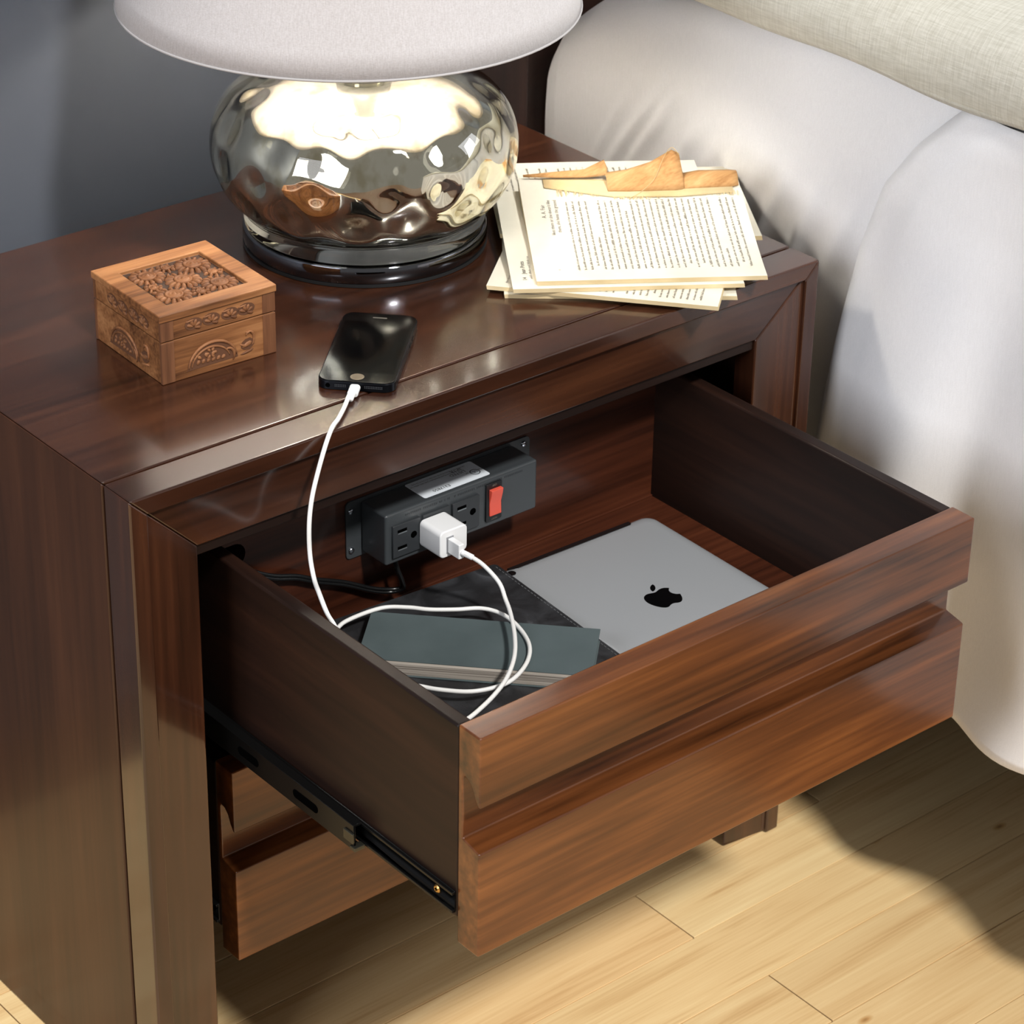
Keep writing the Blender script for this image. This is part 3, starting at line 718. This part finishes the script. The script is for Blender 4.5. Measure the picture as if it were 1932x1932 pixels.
m.build('speaker_holes', plain('speaker_hole', srgb(92, 94, 98), 0.5), ph)
for x in (0.012, 0.024): fbox('volume_button', pf_, x, x + 0.006, -PWd - 0.0005, -PWd + 0.0006, 0.0026, 0.0050, M['phone_metal'], ph, bevel=0.0004)

# ------------------------------------------------------------------ power strip on the drawer back
ps = tag(empty('power_strip', (0.326, YB, -0.162)), 'black power strip with three outlets and red switch inside the open drawer', 'power strip')
pz0, pz1 = -0.1605, -0.1165; px0, px1 = 0.2490, 0.3995; py = 0.0432
pp_ = rrect(0.2350, 0.4175, -0.1640, -0.1140, 0.004)
prism('mounting_plate', [(x, YB - 0.0016, z) for x, z in pp_], [(x, YB - 0.0002, z) for x, z in pp_], M['coat'], ps)
box('strip_body', px0, px1, py, YB - 0.0016, pz0, pz1, M['coat'], ps, bevel=0.0022, seg=3)
for x, z in ((0.2395, -0.1225), (0.2395, -0.1568), (0.4110, -0.1195), (0.4110, -0.1575)):
    fr = Frame((x, YB - 0.0016, z), u=(1, 0, 0), v=(0, 0, 1)); n = 16; rows = ((0.0027, 0.0), (0.0026, 0.0008), (0.0018, 0.0016), (0.0006, 0.0018))
    v = [fr(r * math.cos(2 * math.pi * i / n), r * math.sin(2 * math.pi * i / n), d) for r, d in rows for i in range(n)]
    f = [(j * n + i, j * n + (i + 1) % n, (j + 1) * n + (i + 1) % n, (j + 1) * n + i) for j in range(3) for i in range(n)] + [tuple(range(3 * n, 4 * n))]
    sc_ = mesh('screw', v, f, M['steel'], ps, smooth=True)
ff = Frame((0, py, 0), u=(1, 0, 0), v=(0, 0, 1))     # front face, w points to the viewer (-y)
for ox in (0.2545, 0.2835, 0.3125):
    orp = rrect(ox, ox + 0.0265, -0.1545, -0.1265, 0.0006, 2)
    ot = prism('outlet', [ff(x, z, -0.0005) for x, z in orp], [ff(x, z, 0.0024) for x, z in orp], M['outlet'], ps, bevel=0.0007)
    for sz_ in (-0.1335, -0.1480):
        m = MB(); m.add(*prism_data([ff(ox + 0.0042 + a, sz_ + b, 0.0020) for a, b in ((0, 0), (.009, 0), (.009, .0026), (0, .0026))], [ff(ox + 0.0042 + a, sz_ + b, 0.00247) for a, b in ((0, 0), (.009, 0), (.009, .0026), (0, .0026))]))
        m.build('slot', M['slot'], ot)
        m = MB(); m.add(*prism_data([ff(ox + 0.0042 + a, sz_ + b, 0.0020) for a, b in ((0.0006, -.0011), (.009, -.0011), (.009, -.0001), (0.0006, -.0001))], [ff(ox + 0.0042 + a, sz_ + b, 0.0025) for a, b in ((0.0006, -.0011), (.009, -.0011), (.009, -.0001), (0.0006, -.0001))]))
        m.build('contact', plain('contact_metal', srgb(150, 156, 160), 0.35, 0.7), ot)
    gp = [(ox + 0.0198 + 0.0030 * math.cos(a), -0.1395 + 0.0030 * math.sin(a)) for a in [math.radians(-60 + 300 * i / 12 + 30) for i in range(13)]]
    prism('ground_hole', [ff(x, z, 0.0020) for x, z in gp], [ff(x, z, 0.00248) for x, z in gp], M['slot'], ot)
bz = prism('switch_bezel', [ff(x, z, -0.0005) for x, z in rrect(0.3462, 0.3620, -0.1550, -0.1215, 0.0008, 2)], [ff(x, z, 0.0018) for x, z in rrect(0.3462, 0.3620, -0.1550, -0.1215, 0.0008, 2)], M['plastic_black'], ps, bevel=0.0005)
rk = [(-0.1265, 0.0010), (-0.1265, 0.0052), (-0.1310, 0.0046), (-0.1390, 0.0026), (-0.1500, 0.0030), (-0.1500, 0.0010)]
prism('rocker', [ff(0.3492, z, d) for z, d in rk], [ff(0.3608, z, d) for z, d in rk], M['red'], bz, bevel=0.0005)
tf = lambda x, z, d: Frame(ff(x, z, d), u=(-1, 0, 0), v=(0, 0, -1))
text('switch_lettering', 'OFF', tf(0.3541, -0.1240 + 0.0016, 0.00195), 0.0026, M['ink_grey'], bz, 'CENTER')
text('switch_lettering', 'RESET', tf(0.3541, -0.1523, 0.00195), 0.0022, M['ink_grey'], bz, 'CENTER')
# tiny worn embossed line along the upper front edge
m = MB(); x = 0.268
while x < 0.385:
    w = rnd.uniform(0.0008, 0.0014)
    if rnd.random() < 0.86: m.add(*prism_data([ff(x + a, -0.1222 + b, -.0001) for a, b in ((0, 0), (w, 0), (w, .0016), (0, .0016))], [ff(x + a, -0.1222 + b, .0002) for a, b in ((0, 0), (w * .6, 0), (w * .6, .0016), (0, .0016))]))
    x += w + 0.0006
m.build('embossed_line', M['outlet'], ps)
# sticker on the top face: reads from behind
lf = Frame((0.3225, 0.0603, pz1 + 0.0001), u=(-1, 0, 0), v=(0, -1, 0))
lab = prism('rating_label', [lf(x, y, 0) for x, y in rrect(-0.0325, 0.0325, -0.0132, 0.0132, 0.002)], [lf(x, y, 0.00015) for x, y in rrect(-0.0325, 0.0325, -0.0132, 0.0132, 0.002)], M['sticker'], ps)
L = lambda x, y: Frame(lf(x, y, 0.00018), u=lf.u, v=lf.v)
text('label_print', 'LISTED\n3PTR', L(-0.0195, -0.0045), 0.0050, M['ink_black'], lab, 'LEFT', spacing=0.9)
rg = MB()
for i in range(28):
    a0, a1 = 2 * math.pi * i / 28, 2 * math.pi * (i + 1) / 28
    rg.add([lf(-0.0245 + r * math.cos(a), 0.0035 + r * math.sin(a), 0.00028) for a in (a0, a1) for r in (0.0036, 0.0043)], [(0, 1, 3, 2)])
rg.build('label_mark', M['ink_black'], lab)
text('label_print', 'UL', L(-0.0245, 0.0020), 0.0042, M['ink_black'], lab, 'CENTER')
text('label_print', 'c', L(-0.0305, 0.0010), 0.0034, M['ink_black'], lab, 'LEFT')
text('label_print', 'us', L(-0.0195, 0.0010), 0.0030, M['ink_black'], lab, 'LEFT')
text('label_print', 'E317850', L(0.0040, 0.0066), 0.0048, M['ink_black'], lab, 'LEFT')
text('label_print', 'Furniture Power Distribution Unit 120V~60Hz 12A', L(-0.0120, -0.0068), 0.0021, M['ink_black'], lab, 'LEFT')
text('label_print', 'CAUTION-Risk of Electric Shock-Do Not Open. For Indoor Use Only', L(-0.0240, -0.0098), 0.0019, M['ink_black'], lab, 'LEFT', sx=0.95)
# its own black cord out of the underside
for k in (-1, 1):
    pts = [(0.2700 + k * .0008, 0.060, pz0 + 0.002), (0.2715, 0.0590 + k * .0010, -0.176), (0.2755, 0.0580 + k * .0012, -0.1885), (0.2775, 0.0600 + k * .0014, -0.1975), (0.2705, 0.0655, -0.2000 + k * .0013),
           (0.2550, 0.0690, -0.1950 + k * .0014), (0.2300, 0.0705, -0.1810 + k * .0014), (0.2040, 0.0705, -0.1690 + k * .0014), (0.1850, 0.0705, -0.1590 + k * .0014), (0.1640, 0.0700, -0.1510 + k * .0014), (0.1450, 0.072, -0.1400 + k * .0014), (0.1310, 0.082, -0.1260 + k * .0014), (0.126, 0.11, -0.125 + k * .0014)]
    mesh('mains_cord', *tube_data(catmull(pts, 7), 0.0016, 8), M['rubber'], ps, smooth=True)

# ------------------------------------------------------------------ charger and its cable
ch = tag(empty('usb_charger', (0.2925, 0.028, -0.152)), 'white cube usb wall charger plugged into the middle outlet', 'charger')
cp = rrect(0.2793, 0.3057, -0.1520, -0.1290, 0.0042)
cbm = prism('charger_body', [(x, 0.0407, z) for x, z in cp], [(x, 0.0145, z) for x, z in cp], M['white'], ch, bevel=0.0012, seg=3)
for z in (-0.134, -0.1465): box('prong', 0.2885, 0.2945, 0.0405, 0.0436, z - 0.0006, z + 0.0006, M['steel'], ch)
box('usb_port', 0.2852, 0.2920, 0.0142, 0.0146, -0.1486, -0.1344, plain('port_grey', srgb(150, 152, 156), 0.4), ch)
cc = tag(empty('charging_cable', (0.25, -0.03, -0.19)), 'white charging cable running from the phone down into the drawer', 'cable')
box('usb_plug', 0.2860, 0.2912, 0.0000, 0.0140, -0.1478, -0.1352, M['white'], cc, bevel=0.0008, seg=2)
path = [(0.2886, 0.0005, -0.1418), (0.2915, -0.004, -0.1435), (0.3005, -0.0110, -0.1520), (0.3075, -0.0220, -0.1650), (0.3045, -0.0335, -0.1730), (0.2960, -0.0500, -0.1750), (0.2790, -0.0755, -0.1755), (0.2600, -0.0980, -0.1755), (0.2372, -0.1165, -0.1760),
        (0.2155, -0.1280, -0.1765), (0.1940, -0.1360, -0.1770), (0.1796, -0.1397, -0.1775), (0.160, -0.1400, -0.1840), (0.143, -0.120, -0.1890), (0.135, -0.08, -0.1900), (0.142, -0.03, -0.1895), (0.160, 0.010, -0.1880), (0.190, 0.0276, -0.1865), (0.2067, 0.0328, -0.1862), (0.2354, 0.0308, -0.1860), (0.2518, 0.0190, -0.1860), (0.2626, 0.0066, -0.1860),
        (0.2785, -0.0059, -0.1860), (0.2954, -0.0172, -0.1860), (0.3022, -0.0344, -0.1860), (0.2995, -0.0566, -0.1860), (0.2907, -0.0784, -0.1860), (0.2759, -0.0949, -0.1860), (0.2556, -0.1065, -0.1860), (0.2383, -0.1092, -0.1862), (0.2171, -0.1015, -0.1868), (0.2007, -0.0850, -0.1870), (0.1896, -0.0699, -0.1865),
        (0.168, -0.062, -0.178), (0.140, -0.066, -0.162), (0.120, -0.078, -0.130), (0.1120, -0.0805, -0.1036), (0.1130, -0.0690, -0.0970), (0.1200, -0.0500, -0.0920), (0.1300, -0.0300, -0.0930), (0.1336, -0.0205, -0.0790), (0.1345, -0.0190, -0.0560), (0.1390, -0.0165, -0.0375), (0.1475, -0.0120, -0.0220), (0.1600, -0.0050, -0.0060), (0.1700, 0.0005, 0.0028), (0.1810, 0.0080, 0.0034), (0.1960, 0.0205, 0.0036), (0.2050, 0.0290, 0.0037), (0.2130, 0.0360, 0.0037)]
mesh('cord', *tube_data(catmull(path, 7), 0.0017, 9), M['cable'], cc, smooth=True)
def rod(name, a, b, r0_, r1_, mat, par, n=14):
    a, b = Vector(a), Vector(b)
    return mesh(name, *tube_data([a, a + (b - a) * 0.08, a + (b - a) * 0.92, b], lambda t: r0_ + (r1_ - r0_) * t, n), mat, par, smooth=True)
rod('strain_relief', (0.2886, 0.0005, -0.1418), (0.2945, -0.0063, -0.1458), 0.0024, 0.0023, M['white'], cc)
e0 = pf_(-PL - 0.0008, 0.0, 0.0039)
lfm = Frame(e0, u=-pf_.u, v=-pf_.v)
rp = rrect(-0.0040, 0.0040, -0.0026, 0.0026, 0.0024)
prism('phone_plug', [e0 + lfm.v * x + Vector((0, 0, z)) for x, z in rp], [e0 + lfm.u * 0.0115 + lfm.v * x + Vector((0, 0, z)) for x, z in rp], M['white'], cc, bevel=0.0005)
rod('strain_relief', e0 + lfm.u * 0.0115, e0 + lfm.u * 0.020 + Vector((0, 0, -0.0001)), 0.0023, 0.0019, M['cable'], cc)

# ------------------------------------------------------------------ tablet, notebook and slate book in the drawer
tb = tag(empty('tablet', (0.440, -0.06, ZF)), 'silver aluminium tablet lying face down in the open drawer', 'tablet')
tfm = Frame((0.4402, -0.0600, ZF), math.radians(-1.2))
TWd, TL = 0.0822, 0.1068
pts0 = rrect(-TWd, TWd, -TL, TL, 0.010, 8)
def tablet_shell():
    V = []; rows = ((0.0, 0.0006), (-0.0004, 0.0020), (0.0, 0.0034), (0.0020, 0.0058), (0.006, 0.0076), (0.012, 0.0084))
    for ins, z in rows:
        p = rrect(-TWd + ins, TWd - ins, -TL + ins, TL - ins, max(0.004, 0.0105 - ins * 0.3), 8)
        V += [tfm(x, y, z) for x, y in p]
    n = len(pts0)
    F = [(j * n + i, j * n + (i + 1) % n, (j + 1) * n + (i + 1) % n, (j + 1) * n + i) for j in range(len(rows) - 1) for i in range(n)]
    F += [tuple(range(n)), tuple((len(rows) - 1) * n + i for i in range(n))]
    return V, F
shell = mesh('tablet_shell', *tablet_shell(), M['alu'], tb, smooth=True)
rprism('screen_bezel', tfm, -TWd + 0.001, TWd - 0.001, -TL + 0.001, TL - 0.001, 0.009, 0.0001, 0.0008, M['white'], tb)
ant = [(-0.068, TL + 0.0006), (0.060, TL + 0.0006), (0.060, TL - 0.0035), (0.056, TL - 0.0072), (-0.062, TL - 0.0072), (-0.068, TL - 0.0030)]
prism('antenna_strip', [tfm(x, y, 0.0030) for x, y in ant], [tfm(x, y, 0.0083 if y < TL - 0.005 else 0.0064) for x, y in ant], M['plastic_black'], tb, bevel=0.0006)
cm_ = tfm(-TWd + 0.0105, TL - 0.0105, 0.0083)
mesh('camera_ring', *lathe_data(cm_, [(0.0034, -0.0006), (0.0034, 0.0003), (0.0028, 0.0004), (0.0028, 0.0002), (0.0010, 0.0002)], 24), M['logo'], tb)
# apple-shaped emblem: body with a bite and a separate leaf
def bez(p):
    out = []
    for a, b, c, d in p:
        for i in range(8):
            t = i / 8; out.append(tuple((1 - t) ** 3 * a[k] + 3 * (1 - t) ** 2 * t * b[k] + 3 * (1 - t) * t * t * c[k] + t ** 3 * d[k] for k in (0, 1)))
    return out
ap = bez([((0.0, 0.36), (0.10, 0.36), (0.20, 0.44), (0.34, 0.43)), ((0.34, 0.43), (0.46, 0.42), (0.54, 0.37), (0.60, 0.28)),
          ((0.60, 0.28), (0.38, 0.16), (0.40, -0.14), (0.65, -0.24)), ((0.65, -0.24), (0.58, -0.44), (0.44, -0.66), (0.29, -0.66)),
          ((0.29, -0.66), (0.16, -0.66), (0.12, -0.58), (0.0, -0.58)), ((0.0, -0.58), (-0.12, -0.58), (-0.17, -0.66), (-0.29, -0.66)),
          ((-0.29, -0.66), (-0.48, -0.65), (-0.68, -0.25), (-0.66, 0.02)), ((-0.66, 0.02), (-0.64, 0.28), (-0.48, 0.43), (-0.30, 0.43)), ((-0.30, 0.43), (-0.18, 0.43), (-0.10, 0.36), (0.0, 0.36))])
lfp = bez([((-0.02, 0.45), (-0.04, 0.62), (0.12, 0.80), (0.30, 0.83)), ((0.30, 0.83), (0.32, 0.65), (0.16, 0.46), (-0.02, 0.45))])
for nm, poly in (('emblem_body', ap), ('emblem_leaf', lfp)):
    prism(nm, [tfm(x * 0.0225, y * 0.0225 - 0.003, 0.0083) for x, y in poly], [tfm(x * 0.0225, y * 0.0225 - 0.003, 0.00855) for x, y in poly], M['logo'], shell)

nb = tag(empty('leather_notebook', (0.25, -0.04, ZF)), 'black worn leather notebook under the slate book in the drawer', 'notebook')
nf = Frame((0.2440, -0.0420, ZF), math.radians(-4.0))
fbox('page_block', nf, -0.108, 0.098, -0.094, 0.093, 0.0022, 0.0135, M['pages'], nb)
fbox('back_cover', nf, -0.110, 0.104, -0.098, 0.096, 0.0, 0.0021, M['leather'], nb, bevel=0.0008)
cov = rprism('front_cover', nf, -0.110, 0.1110, -0.0985, 0.0975, 0.004, 0.0136, 0.0166, M['leather'], nb, bevel=0.0010)
m = MB()
for i in range(44):
    y = 0.092 - i * 0.0043; m.add(nf.map(bxv(0.1072, 0.1077, y - 0.0024, y, 0.0165, 0.0169)), BF)
m.build('stitching', M['thread'], cov)

sb = tag(empty('slate_book', (0.27, -0.05, ZF + 0.0168)), 'narrow slate grey covered book under the white cable loop', 'book')
sa = math.radians(-46.5)
sf_ = Frame((0.2285, 0.0345, ZF + 0.0168), sa)
fbox('page_block', sf_, 0.002, 0.174, -0.0690, -0.003, 0.0009, 0.0101, M['pages'], sb)
fbox('back_cover', sf_, 0.0, 0.1755, -0.0705, 0.0, 0.0, 0.0009, M['slate'], sb, bevel=0.0003)
fbox('front_cover', sf_, 0.0, 0.1755, -0.0660, 0.0, 0.0102, 0.0112, M['slate'], sb, bevel=0.0003)

# ------------------------------------------------------------------ torn booklets
def glyph_lines(m, fr, x0, x1, y_start, dy, n, hgt, lift, seed):
    """rows of small unreadable letter strokes: rows run along fr.u, rows step along -fr.v"""
    r = random.Random(seed)
    for k in range(n):
        y = y_start - k * dy; x = x0 + (0.006 if r.random() < 0.22 else 0); xe = x1 if r.random() < 0.72 else x0 + (x1 - x0) * r.uniform(0.25, 0.95)
        while x < xe:
            wl = r.randint(2, 8)
            for _ in range(wl):
                w = r.uniform(0.0006, 0.0011); hh = hgt * r.choice((0.62, 0.62, 0.68, 1.0))
                if x + w > x1: break
                m.add([fr(x, y, lift), fr(x + w * 0.62, y, lift), fr(x + w * 0.62, y + hh, lift), fr(x, y + hh, lift)], [(0, 1, 2, 3)])
                x += w + 0.00025
            x += 0.0010
def booklet(name, corner, ang, z0, z1, label, w=0.155, h=0.183, lift_back=0.0, seed=1, rows=30, x0=0.016, x1=0.118, text_from=0.012, sag=0.0004, thick_back=None):
    """corner: front-left corner; fr.u runs along the front edge (page height h), fr.v to the back (page width w)"""
    fr = Frame((corner[0], corner[1], 0), math.radians(ang))
    o = tag(empty('booklet', (fr(h / 2, w / 2)[0], fr(h / 2, w / 2)[1], z0)), label, 'booklet', 'torn paperback sections piled on the nightstand')
    nu, nv = 15, 13
    def top(a, b):
        t = b / w
        return z1 + lift_back * (t ** 1.25) + sag * math.sin(a / h * math.pi * 1.3 + seed) * t
    th = z1 - z0
    def bot(a, b):
        t = b / w
        return top(a, b) - th - ((thick_back or th) - th) * t
    jit = random.Random(seed)
    n_leaf = 3
    V = []
    for i in range(nu):
        for j in range(nv): a, b = h * i / (nu - 1), w * j / (nv - 1); V.append(Vector((*fr(a, b)[:2], top(a, b))))
    for i in range(nu):
        for j in range(nv): a, b = h * i / (nu - 1), w * j / (nv - 1); V.append(Vector((*fr(a + 0.0006, b)[:2], bot(a, b))))
    F = grid_faces(nu, nv); N = nu * nv
    F += [tuple(N + q for q in f_) for f_ in grid_faces(nu, nv)]
    ring_ = [(0, j) for j in range(nv)] + [(i, nv - 1) for i in range(1, nu)] + [(nu - 1, j) for j in range(nv - 2, -1, -1)] + [(i, 0) for i in range(nu - 2, 0, -1)]
    for (a, b), (c_, d_) in zip(ring_, ring_[1:] + ring_[:1]): F.append((a * nv + b, c_ * nv + d_, N + c_ * nv + d_, N + a * nv + b))
    mesh('page_block', V, F, None, o, mats=[M['paper'], M['edge']], fm=lambda p: 0 if p.normal.z > 0.55 else 1)
    # print
    class TF:
        def __call__(s, x, y, l): a, b = -y, x; return Vector((*fr(a, b)[:2], top(a, b) + l))
    tfr = TF(); m = MB()
    glyph_lines(m, tfr, x0, x1, -text_from - 0.0035, 0.0053, rows, 0.0021, 0.0003, seed)
    m.build('printed_lines', M['ink_grey'], o)
    return o, tfr, fr, top
booklet('d', (0.4085, 0.0985), -38.5, 0.0002, 0.0036, 'bottom booklet of the pile, mostly hidden, corners showing at the front', seed=3)
booklet('f', (0.4030, 0.1140), -50.0, 0.0038, 0.0072, 'booklet turned at an angle low in the pile overhanging the front edge', seed=4, x0=0.008)
booklet('e2', (0.4860, 0.1480), -34.0, 0.0074, 0.0112, 'second booklet at the back of the pile reaching over the right edge', seed=5, w=0.150, x1=0.137)
booklet('e', (0.4640, 0.1720), -34.0, 0.0114, 0.0150, 'booklet lying furthest back in the pile beside the lamp', seed=6, w=0.150, x1=0.137)
o, tfB, frB, topB = booklet('b', (0.4100, 0.0895), -34.0, 0.0074, 0.0108, 'booklet just under the top one with its left margin showing', seed=8, text_from=0.0135, w=0.158, rows=29, lift_back=0.016)
class Sub:
    def __init__(s, f, x, y): s.f, s.x, s.y = f, x, y
    def __call__(s, a, b, c=0): return s.f(s.x + a, s.y + b, c)
text('page_heading', '14    Jean Potts', Sub(tfB, 0.014, -0.0125), 0.0050, M['ink'], o, lift=0.0003)
oA, tfA, frA, topA = booklet('a', (0.4285, 0.0830), -34.0, 0.0112, 0.0148, 'topmost booklet of the pile with a torn brown spine strip', seed=11, lift_back=0.024, text_from=0.033, rows=27, w=0.153, x1=0.118, thick_back=0.010)
text('page_heading', 'A. A. Fair', Sub(tfA, 0.094, -0.0175), 0.0050, M['ink_grey'], oA, lift=0.0003)
text('page_heading', '4', Sub(tfA, 0.016, -0.0210), 0.0032, M['ink_grey'], oA, lift=0.0003)
for i, s_ in enumerate(("likes them or she doesn't like", 'them, she hates the ground')):
    text('page_line', s_, Sub(tfA, 0.120, -0.0225 - i * 0.0053), 0.0043, M['ink_grey'], oA, 'RIGHT', lift=0.0003)
# torn spine strip, gauze fringe and a loose thread on the back edge of the top booklet
def strip_piece(name, prof, curl, mat, thick=0.0006):
    V = []; nb_ = 7
    for a, b0, b1, c0, c1 in prof:
        for j in range(nb_):
            t = j / (nb_ - 1); b = b0 + (b1 - b0) * t
            V.append(Vector((*frA(a, b)[:2], topA(a, min(b, 0.158)) + 0.0010 + c0 + (c1 - c0) * t + curl * math.sin(math.pi * t))))
    return mesh(name, V, grid_faces(len(prof), nb_), mat, oA, smooth=True, solid=thick)
strip_piece('spine_strip', [(0.072, 0.128, 0.150, 0.001, 0.004), (0.090, 0.127, 0.152, 0.001, 0.005), (0.110, 0.127, 0.154, 0.001, 0.010), (0.128, 0.127, 0.158, 0.001, 0.018), (0.134, 0.128, 0.156, 0.001, 0.016), (0.136, 0.130, 0.145, 0.001, 0.004)], 0.002, M['kraft'])
strip_piece('spine_strip', [(0.133, 0.129, 0.147, 0.0005, 0.003), (0.150, 0.130, 0.150, 0.0005, 0.004), (0.175, 0.131, 0.150, 0.0005, 0.004), (0.1815, 0.133, 0.149, 0.0005, 0.004)], 0.003, M['kraft'])
strip_piece('spine_strip', [(0.004, 0.1500, 0.1525, 0.002, 0.002), (0.030, 0.1480, 0.1530, 0.002, 0.004), (0.055, 0.1470, 0.1540, 0.002, 0.005), (0.072, 0.1475, 0.1600, 0.003, 0.010), (0.074, 0.150, 0.154, 0.004, 0.006)], 0.001, M['kraft'])
m = MB(); r_ = random.Random(2)
for i in range(330):
    a = r_.uniform(0.030, 0.180); b0 = 0.126 + 0.006 * math.sin(a * 50) * 0.3; L_ = r_.uniform(0.004, 0.010) * (1.5 if a < 0.075 else 0.8)
    if a < 0.075: b0 += 0.010
    aa = a + r_.uniform(-.0012, .0012); w_ = 0.0004
    P = lambda a_, b_: Vector((*frA(a_, b_)[:2], topA(a_, b_) + 0.0006 + r_.uniform(0, .0008)))
    m.add([P(a, b0), P(a + w_, b0), P(aa + w_, b0 - L_), P(aa, b0 - L_)], [(0, 1, 2, 3)])
g = m.build('gauze_fringe', M['gauze'], oA); g['kind'] = 'stuff'
strip_piece('gauze_band', [(0.020, 0.137, 0.150, 0, 0), (0.050, 0.128, 0.149, 0, 0), (0.075, 0.121, 0.146, 0, 0), (0.130, 0.119, 0.140, 0, 0), (0.176, 0.124, 0.142, 0, 0)], 0.0006, M['gauze'], 0.0003)
th_ = [Vector((*frA(a, b)[:2], topA(a, min(b, .158)) + z)) for a, b, z in ((0.088, 0.118, 0.001), (0.100, 0.124, 0.004), (0.112, 0.136, 0.008), (0.120, 0.150, 0.016), (0.128, 0.158, 0.021), (0.1335, 0.150, 0.019))]
mesh('loose_thread', *tube_data(catmull(th_, 6), 0.0003, 5), M['gauze'], oA, smooth=True)
